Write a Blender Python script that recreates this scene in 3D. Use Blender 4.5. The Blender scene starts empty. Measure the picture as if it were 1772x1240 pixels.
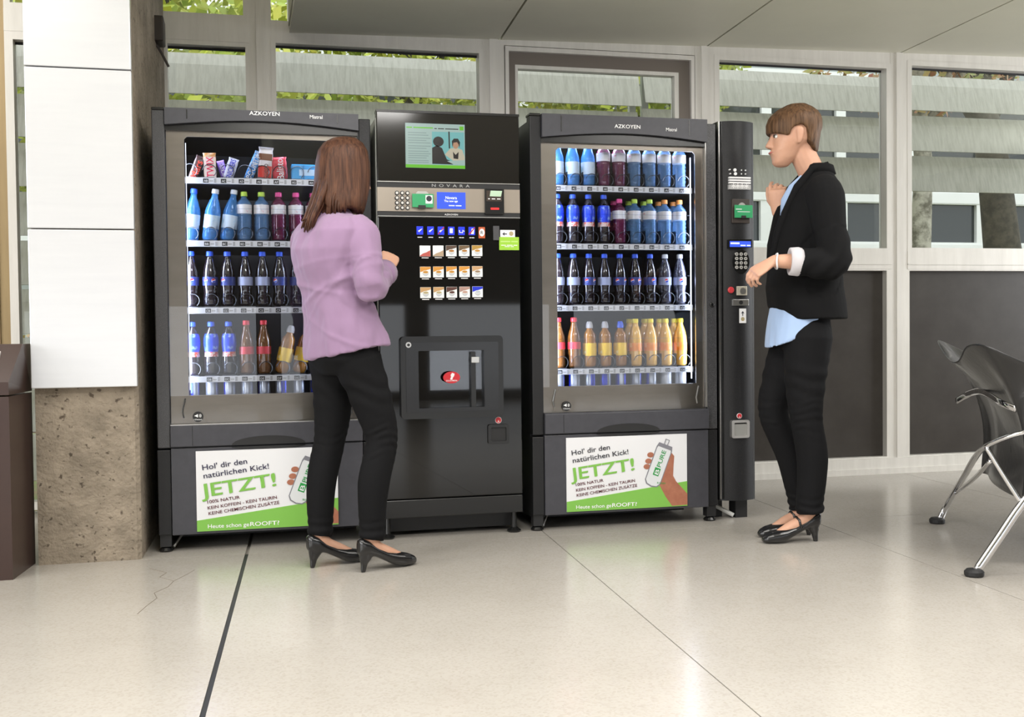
import bpy, bmesh, math, random
from mathutils import Vector, Matrix
random.seed(7)
SC = bpy.context.scene
COL = SC.collection
PI = math.pi
# ------------------------------------------------------------------ camera, world, lights, exposure
cam_d = bpy.data.cameras.new('camera'); cam = bpy.data.objects.new('camera', cam_d); COL.objects.link(cam)
cam_d.sensor_width = 36.0; cam_d.lens = 36.0 * 1881 / 1772; cam_d.clip_start = 0.05; cam_d.clip_end = 200
def cam_matrix(loc, yaw, pitch, roll):
    f = Vector((math.sin(yaw)*math.cos(pitch), math.cos(yaw)*math.cos(pitch), math.sin(pitch)))
    r = Vector((math.cos(yaw), -math.sin(yaw), 0)); u = r.cross(f)
    r2 = r*math.cos(roll) + u*math.sin(roll); u2 = -r*math.sin(roll) + u*math.cos(roll)
    m = Matrix((r2, u2, -f)).transposed().to_4x4(); m.translation = loc
    return m
cam.matrix_world = cam_matrix(Vector((0.345, -4.646, 0.898)), 0.24195, -0.027, -0.011)
SC.camera = cam
SC.view_settings.view_transform = 'Standard'; SC.view_settings.look = 'None'
SC.view_settings.gamma = 1.0; SC.view_settings.use_curve_mapping = False
SC.view_settings.exposure = -0.22
try:
    SC.cycles.sample_clamp_indirect = 4.0; SC.cycles.sample_clamp_direct = 6.0; SC.cycles.caustics_reflective = False; SC.cycles.caustics_refractive = False
except Exception: pass
world = bpy.data.worlds.new('world'); SC.world = world; world.use_nodes = True
bg = world.node_tree.nodes['Background']; bg.inputs[0].default_value = (0.93, 0.96, 1.0, 1); bg.inputs[1].default_value = 2.6
def area_light(name, loc, rot, sx, sy, power, color=(1, 1, 1), parent=None):
    l = bpy.data.lights.new(name, 'AREA'); l.shape = 'RECTANGLE'; l.size = sx; l.size_y = sy
    l.energy = power; l.color = color
    o = bpy.data.objects.new(name, l); COL.objects.link(o); o.location = loc; o.rotation_euler = rot
    if parent: o.parent = parent
    return o
# added fill lights: at the left wall, at the right wall and overhead
for y in (-6.4, -2.9):
    area_light('added_left_fill', (-4.95, y, 1.7), (PI/2, 0, -PI/2), 2.8, 2.2, 150, (1.0, 0.985, 0.96))  # added area lights giving light from the left
area_light('added_right_fill', (7.98, -.6, 1.55), (PI/2, 0, PI/2), 2.2, 1.8, 110, (0.97, 0.98, 1.0))  # added area light that brightens the window wall and soffit
for x, y, p in ((-1.4, -2.8, 62), (0.9, -2.9, 66), (3.3, -2.8, 74), (-1.4, -1.3, 26), (1.0, -1.4, 26), (3.4, -1.3, 28)):
    area_light('added_overhead_fill', (x, y, 2.42 if x > .6 else 3.40), (0, 0, 0), 1.2, 0.6, p, (1.0, 0.975, 0.94))  # invented overhead lights, added to brighten floor and wall

# ------------------------------------------------------------------ materials
MATS = {}
def mat(name, color, rough=0.5, metal=0.0, spec=0.5, emit=None, estr=0.0, alpha=1.0, coat=0.0,
        noise=None, bump=None, stretch=None):
    """noise=(scale, color2, lo, hi); bump=(scale, strength, distance)"""
    if name in MATS: return MATS[name]
    m = bpy.data.materials.new(name); m.use_nodes = True; MATS[name] = m
    nt = m.node_tree; b = nt.nodes['Principled BSDF']
    b.inputs['Base Color'].default_value = (*color, 1); b.inputs['Roughness'].default_value = rough
    b.inputs['Metallic'].default_value = metal; b.inputs['Specular IOR Level'].default_value = spec
    b.inputs['Alpha'].default_value = alpha; b.inputs['Coat Weight'].default_value = coat
    if emit: b.inputs['Emission Color'].default_value = (*emit, 1); b.inputs['Emission Strength'].default_value = estr
    if noise or bump:
        tc = nt.nodes.new('ShaderNodeTexCoord'); mp = nt.nodes.new('ShaderNodeMapping')
        nt.links.new(tc.outputs['Object'], mp.inputs[0])
        if stretch: mp.inputs['Scale'].default_value = stretch
    if noise:
        n = nt.nodes.new('ShaderNodeTexNoise'); n.inputs['Scale'].default_value = noise[0]; n.inputs['Detail'].default_value = 6
        n.inputs['Roughness'].default_value = 0.65
        r = nt.nodes.new('ShaderNodeValToRGB')
        r.color_ramp.elements[0].position = noise[2]; r.color_ramp.elements[1].position = noise[3]
        r.color_ramp.elements[0].color = (*color, 1); r.color_ramp.elements[1].color = (*noise[1], 1)
        nt.links.new(mp.outputs[0], n.inputs['Vector']); nt.links.new(n.outputs['Fac'], r.inputs[0])
        nt.links.new(r.outputs[0], b.inputs['Base Color'])
    if bump:
        n2 = nt.nodes.new('ShaderNodeTexNoise'); n2.inputs['Scale'].default_value = bump[0]; n2.inputs['Detail'].default_value = 4
        bp = nt.nodes.new('ShaderNodeBump'); bp.inputs['Strength'].default_value = bump[1]; bp.inputs['Distance'].default_value = bump[2]
        nt.links.new(mp.outputs[0], n2.inputs['Vector']); nt.links.new(n2.outputs['Fac'], bp.inputs['Height'])
        nt.links.new(bp.outputs[0], b.inputs['Normal'])
    return m
def glass_mat(name, tint=(1, 1, 1), ior=1.45, boost=1.0):
    if name in MATS: return MATS[name]
    m = bpy.data.materials.new(name); m.use_nodes = True; MATS[name] = m
    nt = m.node_tree; nt.nodes.clear()
    out = nt.nodes.new('ShaderNodeOutputMaterial'); mix = nt.nodes.new('ShaderNodeMixShader')
    tr = nt.nodes.new('ShaderNodeBsdfTransparent'); gl = nt.nodes.new('ShaderNodeBsdfGlossy'); fr = nt.nodes.new('ShaderNodeFresnel')
    tr.inputs[0].default_value = (*tint, 1); gl.inputs['Roughness'].default_value = 0.0; fr.inputs['IOR'].default_value = ior
    mu = nt.nodes.new('ShaderNodeMath'); mu.operation = 'MULTIPLY'; mu.inputs[1].default_value = boost; mu.use_clamp = True
    nt.links.new(fr.outputs[0], mu.inputs[0]); nt.links.new(mu.outputs[0], mix.inputs[0])
    nt.links.new(tr.outputs[0], mix.inputs[1]); nt.links.new(gl.outputs[0], mix.inputs[2]); nt.links.new(mix.outputs[0], out.inputs[0])
    return m
# ------------------------------------------------------------------ mesh helpers
def box(bm, x0, x1, y0, y1, z0, z1, bev=0.0, seg=2):
    g = bmesh.ops.create_cube(bm, size=1.0)
    vs = g['verts']
    for v in vs:
        v.co = Vector((x0 + (v.co.x+.5)*(x1-x0), y0 + (v.co.y+.5)*(y1-y0), z0 + (v.co.z+.5)*(z1-z0)))
    if bev > 0:
        es = list({e for v in vs for e in v.link_edges})
        bmesh.ops.bevel(bm, geom=es, offset=bev, segments=seg, affect='EDGES', profile=0.5)
    return bm
def prism(bm, pts, y0, y1, axis='y'):
    """polygon pts (a,b) extruded between y0 and y1; axis y: (x,z), axis z: (x,y), axis x: (y,z)"""
    def P(a, b, t):
        return {'y': (a, t, b), 'z': (a, b, t), 'x': (t, a, b)}[axis]
    A = [bm.verts.new(P(a, b, y0)) for a, b in pts]; B = [bm.verts.new(P(a, b, y1)) for a, b in pts]
    n = len(pts)
    f1 = bm.faces.new(A); f2 = bm.faces.new(B[::-1]); fs = [f1, f2]
    for i in range(n): fs.append(bm.faces.new((A[i], B[i], B[(i+1) % n], A[(i+1) % n])))
    bmesh.ops.recalc_face_normals(bm, faces=fs)
    return bm
def ring_prism(bm, outer, inner, y0, y1):
    """frame: closed outer and inner loops with the same number of (x,z) points"""
    n = len(outer)
    L = [[bm.verts.new((a, y, b)) for a, b in pts] for pts, y in ((outer, y0), (outer, y1), (inner, y1), (inner, y0))]
    fs = []
    for k in range(4):
        P, Q = L[k], L[(k+1) % 4]
        for i in range(n):
            fs.append(bm.faces.new((P[i], P[(i+1) % n], Q[(i+1) % n], Q[i])))
    bmesh.ops.recalc_face_normals(bm, faces=fs)
    return bm
def lathe(bm, prof, seg=20, c=(0, 0, 0)):
    rings = []
    for r, z in prof:
        if r < 1e-6: rings.append([bm.verts.new((c[0], c[1], c[2]+z))])
        else: rings.append([bm.verts.new((c[0]+r*math.cos(2*PI*i/seg), c[1]+r*math.sin(2*PI*i/seg), c[2]+z)) for i in range(seg)])
    for a, b in zip(rings[:-1], rings[1:]):
        if len(a) == 1 and len(b) == 1: continue
        for i in range(seg):
            j = (i+1) % seg
            if len(a) == 1: bm.faces.new((a[0], b[j], b[i]))
            elif len(b) == 1: bm.faces.new((a[i], a[j], b[0]))
            else: bm.faces.new((a[i], a[j], b[j], b[i]))
    for R in (rings[0], rings[-1]):
        if len(R) > 1:
            try: bm.faces.new(R)
            except ValueError: pass
    bmesh.ops.recalc_face_normals(bm, faces=bm.faces[:])
    return bm
def disc(bm, c, r, y0, y1, seg=24, rz=None):
    """round plate lying in the xz plane"""
    rz = rz or r
    return prism(bm, [(c[0]+r*math.cos(2*PI*i/seg), c[1]+rz*math.sin(2*PI*i/seg)) for i in range(seg)], y0, y1)
def tube(bm, pts, rad, seg=8, flat=1.0, close=False):
    pts = [Vector(p) for p in pts]; n = len(pts); rings = []
    up = Vector((0, 0, 1)); prev = None
    for i, p in enumerate(pts):
        a = pts[max(i-1, 0)] if not close else pts[i-1]; b = pts[min(i+1, n-1)] if not close else pts[(i+1) % n]
        t = (b-a).normalized()
        if prev is None:
            s = t.cross(up)
            if s.length < 1e-3: s = t.cross(Vector((0, 1, 0)))
        else: s = prev - t*prev.dot(t)
        s.normalize(); prev = s; w = s.cross(t)
        r = rad[i] if isinstance(rad, (list, tuple)) else rad
        rings.append([bm.verts.new(p + (s*math.cos(2*PI*k/seg)*flat + w*math.sin(2*PI*k/seg))*r) for k in range(seg)])
    fs = []
    prs = list(zip(rings[:-1], rings[1:])) + ([(rings[-1], rings[0])] if close else [])
    for A, B in prs:
        for k in range(seg): fs.append(bm.faces.new((A[k], A[(k+1) % seg], B[(k+1) % seg], B[k])))
    if not close: fs.append(bm.faces.new(rings[0][::-1])); fs.append(bm.faces.new(rings[-1]))
    bmesh.ops.recalc_face_normals(bm, faces=fs)
    return bm
def rrect(x0, x1, z0, z1, r, n=5):
    out = []
    for cx, cz, a0 in ((x1-r, z1-r, 0), (x0+r, z1-r, PI/2), (x0+r, z0+r, PI), (x1-r, z0+r, 1.5*PI)):
        for i in range(n+1):
            a = a0 + PI/2*i/n; out.append((cx+r*math.cos(a), cz+r*math.sin(a)))
    return out
def link(name, me, m, parent=None, smooth=False):
    if m is not None and len(me.materials) == 0: me.materials.append(m)
    if smooth: me.polygons.foreach_set('use_smooth', [True]*len(me.polygons))
    o = bpy.data.objects.new(name, me); COL.objects.link(o)
    if parent is not None: o.parent = parent
    return o
def obj(name, bm, m, parent=None, smooth=False, angle=None):
    me = bpy.data.meshes.new(name); bm.to_mesh(me); bm.free()
    o = link(name, me, m, parent, smooth or angle is not None)
    if angle is not None: me.set_sharp_from_angle(angle=math.radians(angle))
    return o
def B(*a, **k): return box(bmesh.new(), *a, **k)
def part_box(name, dims, m, parent, bev=0.0): return obj(name, box(bmesh.new(), *dims, bev=bev), m, parent)
def empty(name, loc=(0, 0, 0), rz=0.0):
    o = bpy.data.objects.new(name, None); COL.objects.link(o); o.location = loc; o.rotation_euler = (0, 0, rz); o.empty_display_size = 0.1
    return o
def tag(o, label, cat, group=None, kind=None):
    o['label'] = label
    if cat: o['category'] = cat
    if group: o['group'] = group
    if kind: o['kind'] = kind
    return o
def struct(o, label=None):
    o['kind'] = 'structure'
    if label: o['label'] = label
    return o
ILLEGIBLE = {'notice_text', 'note_text', 'card_text', 'key_caption', 'price_text', 'screen_heading', '12:21 29.10', '0800', '1.00 EUR'}
_font_cache = {}
def text_mesh(body, bold=0.0, space=1.0):
    key = (body, bold, space)
    if key in _font_cache: return _font_cache[key].copy()
    cu = bpy.data.curves.new('lettering', 'FONT'); cu.body = body; cu.size = 1.0; cu.resolution_u = 3
    cu.offset = bold; cu.space_character = space; cu.fill_mode = 'FRONT' if hasattr(cu, 'fill_mode') else cu.fill_mode
    t = bpy.data.objects.new('lettering', cu); COL.objects.link(t)
    dg = bpy.context.evaluated_depsgraph_get()
    me = bpy.data.meshes.new_from_object(t.evaluated_get(dg))
    bpy.data.objects.remove(t); bpy.data.curves.remove(cu)
    _font_cache[key] = me
    return me.copy()
def text(name, body, x, z, y, m, parent, width=None, height=None, bold=0.0, rot=0.0, align='left', space=1.0, vertical=False):
    """flat lettering on a plane facing -y; (x,z) is the baseline start (or centre); height is the cap height"""
    if name in ILLEGIBLE or body in ILLEGIBLE:      # print too small to read in the photograph: word-shaped dashes
        bm = bmesh.new(); x0 = x - {'left': 0, 'center': width/2, 'right': width}[align]; words = body.split(' '); n = sum(len(w) for w in words) + len(words) - 1; p = 0
        for w in words:
            box(bm, x0+width*p/n, x0+width*(p+len(w))/n, y, y+.0004, z+height*.15, z+height*.7); p += len(w)+1
        return obj(name, bm, m, parent)
    me = text_mesh(body, min(bold, .008), space)
    if len(me.vertices) == 0: return None
    xs = [v.co.x for v in me.vertices]; zs = [v.co.y for v in me.vertices]
    w = max(xs)-min(xs); x0 = min(xs)
    sy = (height or 0.02)/0.72; sx = (width/w) if width else sy
    c, s = math.cos(rot), math.sin(rot)
    off = {'left': 0, 'center': -w*sx/2, 'right': -w*sx}[align]
    for v in me.vertices:
        a = (v.co.x-x0)*sx + off; b = v.co.y*sy
        v.co = Vector((x + a*c - b*s, y, z + a*s + b*c))
    me.materials.clear()
    return link(name, me, m, parent)
# ------------------------------------------------------------------ shared materials
ALU = mat('aluminium', (0.86, 0.84, 0.80), 0.42, 0.15, noise=(3, (0.74, 0.72, 0.68), 0.35, 0.75), stretch=(6, 6, 0.6))
ALU_DARK = mat('bronze_aluminium', (0.23, 0.20, 0.18), 0.4, 0.4)
ALU_WARM = mat('warm_lit_aluminium', (0.42, 0.31, 0.16), 0.4, 0.4, noise=(4, (0.33, 0.24, 0.13), 0.3, 0.8), stretch=(8, 8, 0.5))  # aluminium frame; the warm light and reflections are put into its colour
PANEL_BROWN = mat('dark_spandrel', (0.040, 0.034, 0.030), 0.38, 0.0, noise=(5, (0.062, 0.056, 0.050), 0.35, 0.8))
CEIL = mat('ceiling_paint', (0.74, 0.73, 0.62), 0.5, noise=(2, (0.70, 0.69, 0.585), 0.3, 0.7))
CONC = mat('exposed_concrete', (0.33, 0.275, 0.21), 0.85, noise=(7, (0.17, 0.14, 0.105), 0.35, 0.72), bump=(55, 1.0, 0.008))
def concrete_pits(m):
    nt = m.node_tree; b = nt.nodes['Principled BSDF']; src = b.inputs['Base Color'].links[0].from_socket
    tc = nt.nodes.new('ShaderNodeTexCoord'); n = nt.nodes.new('ShaderNodeTexNoise'); n.inputs['Scale'].default_value = 48; n.inputs['Detail'].default_value = 3
    r = nt.nodes.new('ShaderNodeValToRGB'); r.color_ramp.elements[0].position = .30; r.color_ramp.elements[1].position = .38
    r.color_ramp.elements[0].color = (.25, .22, .2, 1); r.color_ramp.elements[1].color = (1, 1, 1, 1)
    mx = nt.nodes.new('ShaderNodeMixRGB'); mx.blend_type = 'MULTIPLY'; mx.inputs[0].default_value = .9
    nt.links.new(tc.outputs['Object'], n.inputs['Vector']); nt.links.new(n.outputs['Fac'], r.inputs[0]); nt.links.new(src, mx.inputs[1]); nt.links.new(r.outputs[0], mx.inputs[2]); nt.links.new(mx.outputs[0], b.inputs['Base Color'])
concrete_pits(CONC)
WHITE_PANEL = mat('white_cladding', (0.70, 0.71, 0.735), 0.26, 0.25, noise=(3, (0.66, 0.67, 0.70), 0.3, 0.8), stretch=(1, 1, 12))
RUBBER = mat('black_rubber', (0.012, 0.012, 0.013), 0.6)
TERR = mat('terrazzo', (0.475, 0.447, 0.408), 0.2, 0.0, noise=(1.3, (0.41, 0.382, 0.342), 0.3, 0.75))
def terrazzo_detail(m):
    nt = m.node_tree; b = nt.nodes['Principled BSDF']
    src = b.inputs['Base Color'].links[0].from_socket
    tc = nt.nodes.new('ShaderNodeTexCoord')
    v = nt.nodes.new('ShaderNodeTexVoronoi'); v.inputs['Scale'].default_value = 150
    n = nt.nodes.new('ShaderNodeTexNoise'); n.inputs['Scale'].default_value = 14; n.inputs['Detail'].default_value = 8
    rp = nt.nodes.new('ShaderNodeValToRGB'); rp.color_ramp.elements[0].color = (0.80, 0.77, 0.72, 1); rp.color_ramp.elements[1].color = (1.0, 1.0, 1.0, 1)
    rp.color_ramp.elements[0].position = 0.0; rp.color_ramp.elements[1].position = 0.55
    nt.links.new(tc.outputs['Object'], v.inputs['Vector']); nt.links.new(tc.outputs['Object'], n.inputs['Vector'])
    nt.links.new(v.outputs['Color'], rp.inputs[0])
    mx = nt.nodes.new('ShaderNodeMixRGB'); mx.blend_type = 'MULTIPLY'; mx.inputs[0].default_value = 0.6
    nt.links.new(src, mx.inputs[1]); nt.links.new(rp.outputs[0], mx.inputs[2]); nt.links.new(mx.outputs[0], b.inputs['Base Color'])
terrazzo_detail(TERR)
PANE = glass_mat('window_glass', (0.96, 0.975, 0.955), 1.45)
GLASS = glass_mat('machine_glass', (0.97, 0.98, 1.0), 1.45, 1.0)
BLACK_TEX = mat('black_powder_coat', (0.010, 0.010, 0.011), 0.42, 0.0, 0.35, noise=(420, (0.030, 0.030, 0.033), 0.5, 0.7), bump=(380, 0.5, 0.001))
GREY_TEX = mat('grey_powder_coat', (0.035, 0.035, 0.038), 0.38, 0.0, noise=(420, (0.13, 0.13, 0.14), 0.48, 0.68), bump=(380, 0.5, 0.001))
ANTH = mat('anthracite_paint', (0.042, 0.042, 0.051), 0.42, noise=(30, (0.052, 0.052, 0.062), 0.3, 0.7))
BLACK = mat('matt_black', (0.012, 0.012, 0.013), 0.5)
GLOSS = mat('gloss_black', (0.006, 0.006, 0.006), 0.035, 0.0, 0.55)
SATIN = mat('satin_black', (0.009, 0.009, 0.009), 0.25)
BROWN_STEEL = mat('brown_steel', (0.30, 0.26, 0.21), 0.3, 0.75, noise=(3, (0.24, 0.205, 0.16), 0.3, 0.8), stretch=(1, 1, 5))  # surround's brown reflection of the room is put into the steel colour
STEEL = mat('steel', (0.62, 0.61, 0.59), 0.28, 0.9)
CHROME = mat('chrome', (0.78, 0.78, 0.80), 0.10, 1.0)
WHITE = mat('white_print', (0.82, 0.82, 0.83), 0.45)
WHITE_TXT = mat('white_lettering', (0.86, 0.86, 0.86), 0.5)
GREY_TXT = mat('grey_lettering', (0.42, 0.42, 0.42), 0.5)
GREEN = mat('poster_green', (0.20, 0.47, 0.075), 0.4)
GREEN_CARD = mat('card_green', (0.035, 0.33, 0.13), 0.35)
LIME = mat('lime_print', (0.31, 0.58, 0.04), 0.4)
RED = mat('red_plastic', (0.55, 0.02, 0.03), 0.35)
LED = mat('led_strip', (0.9, 0.92, 1.0), 0.4, emit=(0.80, 0.86, 1.0), estr=2.5)

# ------------------------------------------------------------------ floor, ceiling
SK = 0.0563                                         # joints run a few degrees off the wall's normal
def skx(x, y): return x + SK*(y + 0.13)
floor_o = struct(part_box('floor', (-5.2, 8.2, -9.4, 1.28, -0.16, -0.012), mat('joint_filler', (0.30, 0.28, 0.25), 0.8), None), 'polished beige terrazzo floor in large slabs')
xb = [-5.2, -3.44, -2.18, -0.92, 0.343, 1.613, 2.873, 4.133, 5.393, 6.65, 8.2]
yb = [1.28, -0.13, -2.95, -5.75, -9.4]
for i in range(len(xb)-1):
    for j in range(len(yb)-1):
        gl = 0.007 if abs(xb[i]-.343) < 1e-3 else 0.0018
        gr = 0.007 if abs(xb[i+1]-.343) < 1e-3 else 0.0018
        pts = []
        for x, g, y, h in ((xb[i], gl, yb[j], -.0018), (xb[i+1], -gr, yb[j], -.0018), (xb[i+1], -gr, yb[j+1], .0018), (xb[i], gl, yb[j+1], .0018)):
            xx = skx(x, y) if 0 < i + (x == xb[i+1]) < len(xb)-1 else x
            pts.append((xx + g, y + h))
        obj('floor_slab', prism(bmesh.new(), pts, -0.02, 0.0, 'z'), TERR, floor_o)
obj('joint_strip', prism(bmesh.new(), [(skx(.337, -.13), -.13), (skx(.349, -.13), -.13), (skx(.349, -5.7), -5.7), (skx(.337, -5.7), -5.7)], -0.02, -0.002, 'z'), mat('joint_rubber', (0.018, 0.019, 0.02), 0.5), floor_o)
crack = [(-.02, -.30), (.05, -.40), (.03, -.47), (.085, -.55), (.07, -.64), (.03, -.72), (.045, -.80), (.02, -.9), (.0, -1.0)]
obj('crack', tube(bmesh.new(), [(x, y, -0.0006) for x, y in crack], 0.0016, 5), mat('crack_dirt', (0.16, 0.13, 0.10), 0.9), floor_o)
obj('crack', tube(bmesh.new(), [(.085, -.55, -.0006), (.13, -.44, -.0006), (.15, -.38, -.0006)], 0.0014, 5), MATS['crack_dirt'], floor_o)
def zc(x): return 2.46 + 0.0205*(x-0.6)
ceil_o = struct(obj('ceiling', prism(bmesh.new(), [(.60, zc(.6)+.035), (8.2, zc(8.2)+.035), (8.2, 3.5), (.60, 3.5)], -9.4, 1.30), CEIL, None), 'pale beige panelled soffit above the machines')
cb = [.60, 1.739, 2.959, 4.215, 5.47, 6.75, 8.2]
for i in range(len(cb)-1):
    for y0, y1 in ((1.2, -3.6), (-3.6, -9.4)):
        bm = bmesh.new(); q = []
        for x, g in ((cb[i], .006), (cb[i+1], -.006)):
            for y in (y0, y1):
                xx = x + g + (SK*(y-1.2) if 0 < cb.index(x) < len(cb)-1 else 0)
                q.append((xx, y))
        a, b2, c, d = q
        vs = [bm.verts.new((x, y, zc(x)+t)) for t in (0, .03) for x, y in (a, b2, d, c)]
        for f in ((0, 1, 2, 3), (4, 5, 6, 7), (0, 1, 5, 4), (1, 2, 6, 5), (2, 3, 7, 6), (3, 0, 4, 7)): bm.faces.new([vs[k] for k in f])
        bmesh.ops.recalc_face_normals(bm, faces=bm.faces[:])
        obj('ceiling_panel', bm, CEIL, ceil_o)
struct(part_box('ceiling_upper', (-5.2, .60, -9.4, 1.30, 3.45, 3.55), CEIL, None), 'high ceiling left of the soffit')
ROOM = mat('room_paint', (0.16, 0.135, 0.105), 0.7, noise=(1.5, (0.13, 0.11, 0.09), 0.3, 0.7))
# walls behind and beside the camera, with a rear window band; side openings added for the fill lights
bm = bmesh.new(); box(bm, -5.2, 8.2, -9.3, -9.15, 0, .12); box(bm, -5.2, 8.2, -9.3, -9.15, 1.22, 3.5)
for x in (-5.2, -3.3, -1.4, .5, 2.35, 4.3, 6.65): box(bm, x, x + (.30 if x < 6 else 1.55), -9.3, -9.15, .12, 1.22)
struct(obj('wall_rear', bm, ROOM), 'wall with a window band behind the viewer')
bm = bmesh.new(); box(bm, -5.2, -5.05, -9.15, 1.3, 0, .55); box(bm, -5.2, -5.05, -9.15, 1.3, 2.85, 3.5)
for y0, y1 in ((-9.15, -7.85), (-4.95, -4.35), (-1.45, 1.3)): box(bm, -5.2, -5.05, y0, y1, .55, 2.85)
struct(obj('wall_left', bm, ROOM), 'left wall with two window openings added for light')
bm = bmesh.new(); box(bm, 8.05, 8.2, -9.15, 1.3, 0, .6); box(bm, 8.05, 8.2, -9.15, 1.3, 2.5, 3.5); box(bm, 8.05, 8.2, -9.15, -1.8, .6, 2.5); box(bm, 8.05, 8.2, .6, 1.3, .6, 2.5)
struct(obj('wall_right', bm, ROOM), 'right wall with one window opening added for light')

# ------------------------------------------------------------------ window wall at y = 1.2
def win(n, x0, x1, z0, z1, fw=0.03, fm=None, depth=0.07, y=1.2, label=None):
    w = struct(empty('window_%d' % n, (0, 0, 0)), label)
    fm = fm or ALU
    ring = ring_prism(bmesh.new(), [(x0, z0), (x1, z0), (x1, z1), (x0, z1)], [(x0+fw, z0+fw), (x1-fw, z0+fw), (x1-fw, z1-fw), (x0+fw, z1-fw)], y-.012, y+depth)
    obj('frame', ring, fm, w)
    part_box('gasket', (x0+fw, x1-fw, y+.045, y+.05, z1-fw-.012, z1-fw), RUBBER, w)
    part_box('pane', (x0+fw-.004, x1-fw+.004, y+.05, y+.056, z0+fw-.004, z1-fw+.004), PANE, w)
    return w
trims = [(-.93, -.775, 0, 3.4, ALU_WARM), (.402, .512, 0, 3.4, ALU), (1.640, 1.760, 0, zc(1.7), ALU), (2.885, 3.005, 0, zc(2.95), ALU), (4.150, 4.262, 0, zc(4.2), ALU), (5.43, 5.55, 0, zc(5.5), ALU)]
for i, (x0, x1, z0, z1, m) in enumerate(trims):
    bm = bmesh.new(); xm = (x0+x1)/2; w = x1-x0
    box(bm, x0, x1, 1.19, 1.30, z0, z1)
    box(bm, x0+w*.30, x1-w*.30, 1.180, 1.19, z0, z1)
    struct(obj('trim_%d' % (i+1), bm, m), 'vertical window mullion')
struct(part_box('trim_10', (-.775, .402, 1.185, 1.30, 2.395, 2.505), ALU, None), 'horizontal transom bar above the left window')
struct(part_box('trim_11', (-2.6, -.93, 1.185, 1.30, 2.43, 2.52), ALU_WARM, None), 'transom bar at far left')
win(1, -.775, -.03, .02, 2.395, .04, ALU_WARM if False else ALU, label='tall window left of the concrete column')
win(2, -.03, .402, .02, 2.395, .022, label='narrow window between column and first mullion')
win(3, -.775, .402, 2.505, 3.4, .03, label='upper window with leaves behind it')
win(4, .512, 1.640, .02, 2.425, .022, label='window above the left vending machine')
win(5, 3.005, 4.150, 1.330, zc(3.6)-.055, .03, label='window behind the woman in the blazer')
win(6, 4.262, 5.43, 1.335, zc(4.9)-.055, .03, label='rightmost window with tree trunks behind')
win(7, -2.6, -.93, .02, 2.43, .05, ALU_WARM, label='window at far left edge')
win(8, 5.55, 6.9, 1.34, zc(6)-.055, .03, label='window beyond the right edge')
for i, (x0, x1, a) in enumerate(((.512, 1.640, 2.425), (1.760, 2.885, 2.455), (3.005, 4.150, zc(3.6)-.055), (4.262, 5.43, zc(4.9)-.055), (5.55, 6.9, zc(6)-.055))):
    struct(part_box('trim_%d' % (12+i), (x0, x1, 1.192, 1.30, a, zc((x0+x1)/2)+.05), ALU, None), 'head rail under the soffit')
# glazed door between the mullions
d = struct(empty('door_1'), 'glazed door with a bronze frame behind the right vending machine')
obj('door_frame', ring_prism(bmesh.new(), [(1.765, .01), (2.88, .01), (2.88, 2.45), (1.765, 2.45)], [(1.785, .02), (2.86, .02), (2.86, 2.425), (1.785, 2.425)], 1.186, 1.27), ALU, d)
obj('door_leaf', ring_prism(bmesh.new(), [(1.785, .02), (2.86, .02), (2.86, 2.425), (1.785, 2.425)], [(1.825, .12), (2.79, .12), (2.79, 2.355), (1.825, 2.355)], 1.21, 1.27), ALU_DARK, d)
obj('glazing_bead', ring_prism(bmesh.new(), [(1.825, .12), (2.79, .12), (2.79, 2.355), (1.825, 2.355)], [(1.84, .14), (2.765, .14), (2.765, 2.335), (1.84, 2.335)], 1.205, 1.26), ALU, d)
part_box('pane', (1.836, 2.77, 1.24, 1.246, .136, 2.339), PANE, d)
# sill band, dark spandrel panels and bottom rail right of the machines
for i, (x0, x1) in enumerate(((3.005, 4.150), (4.262, 5.43), (5.55, 6.9))):
    bm = bmesh.new(); box(bm, x0, x1, 1.186, 1.30, 1.235, 1.340); box(bm, x0, x1, 1.180, 1.19, 1.262, 1.268)
    struct(obj('trim_%d' % (20+i), bm, ALU), 'aluminium sill rail')
    s = struct(part_box('wall_back_%d' % (i+1), (x0+.012, x1-.03, 1.235, 1.27, .10, 1.228), PANEL_BROWN, None), 'dark brown spandrel panel under the window')
    obj('panel_frame', ring_prism(bmesh.new(), [(x0, .09), (x1, .09), (x1, 1.238), (x0, 1.238)], [(x0+.014, .102), (x1-.03, .102), (x1-.03, 1.226), (x0+.014, 1.226)], 1.19, 1.25), ALU, s)
bm = bmesh.new(); box(bm, 2.885, 8.05, 1.17, 1.30, 0, .095); box(bm, 2.885, 8.05, 1.160, 1.172, .0, .035)
struct(obj('baseboard_back', bm, ALU), 'aluminium bottom rail of the window wall')

# ------------------------------------------------------------------ concrete column, cladding, sensor, bin
colm = tag(obj('concrete_column', prism(bmesh.new(), [(-.443, -.12), (-.078, -.12), (-.062, -.105), (-.022, 1.17), (-.40, 1.17)], 0, 3.45, 'z'), CONC), 'rough concrete column standing left of the vending machines', 'column')
clad = tag(empty('column_cladding', (0, -.12, 0)), 'white metal cladding panels covering the front of the concrete column', 'cladding')
for z0, z1 in ((.690, 1.300), (1.305, 1.918), (1.923, 2.62), (2.625, 3.3)):
    obj('panel', box(bmesh.new(), -.449, -.062, -.040, -.003, z0, z1, bev=.003), WHITE_PANEL, clad)
sen = tag(empty('wall_sensor', (-.04, .80, 2.33)), 'small dark box fixed high on the side of the concrete column', 'sensor')
obj('housing', box(bmesh.new(), -.012, .045, -.06, .08, -.06, .06, bev=.008), mat('sensor_brown', (0.035, 0.026, 0.022), 0.5), sen)
obj('bracket', tube(bmesh.new(), [(.0, .0, -.05), (.03, .02, -.10), (.06, .03, -.16)], .006, 6), MATS['sensor_brown'], sen)
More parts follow.
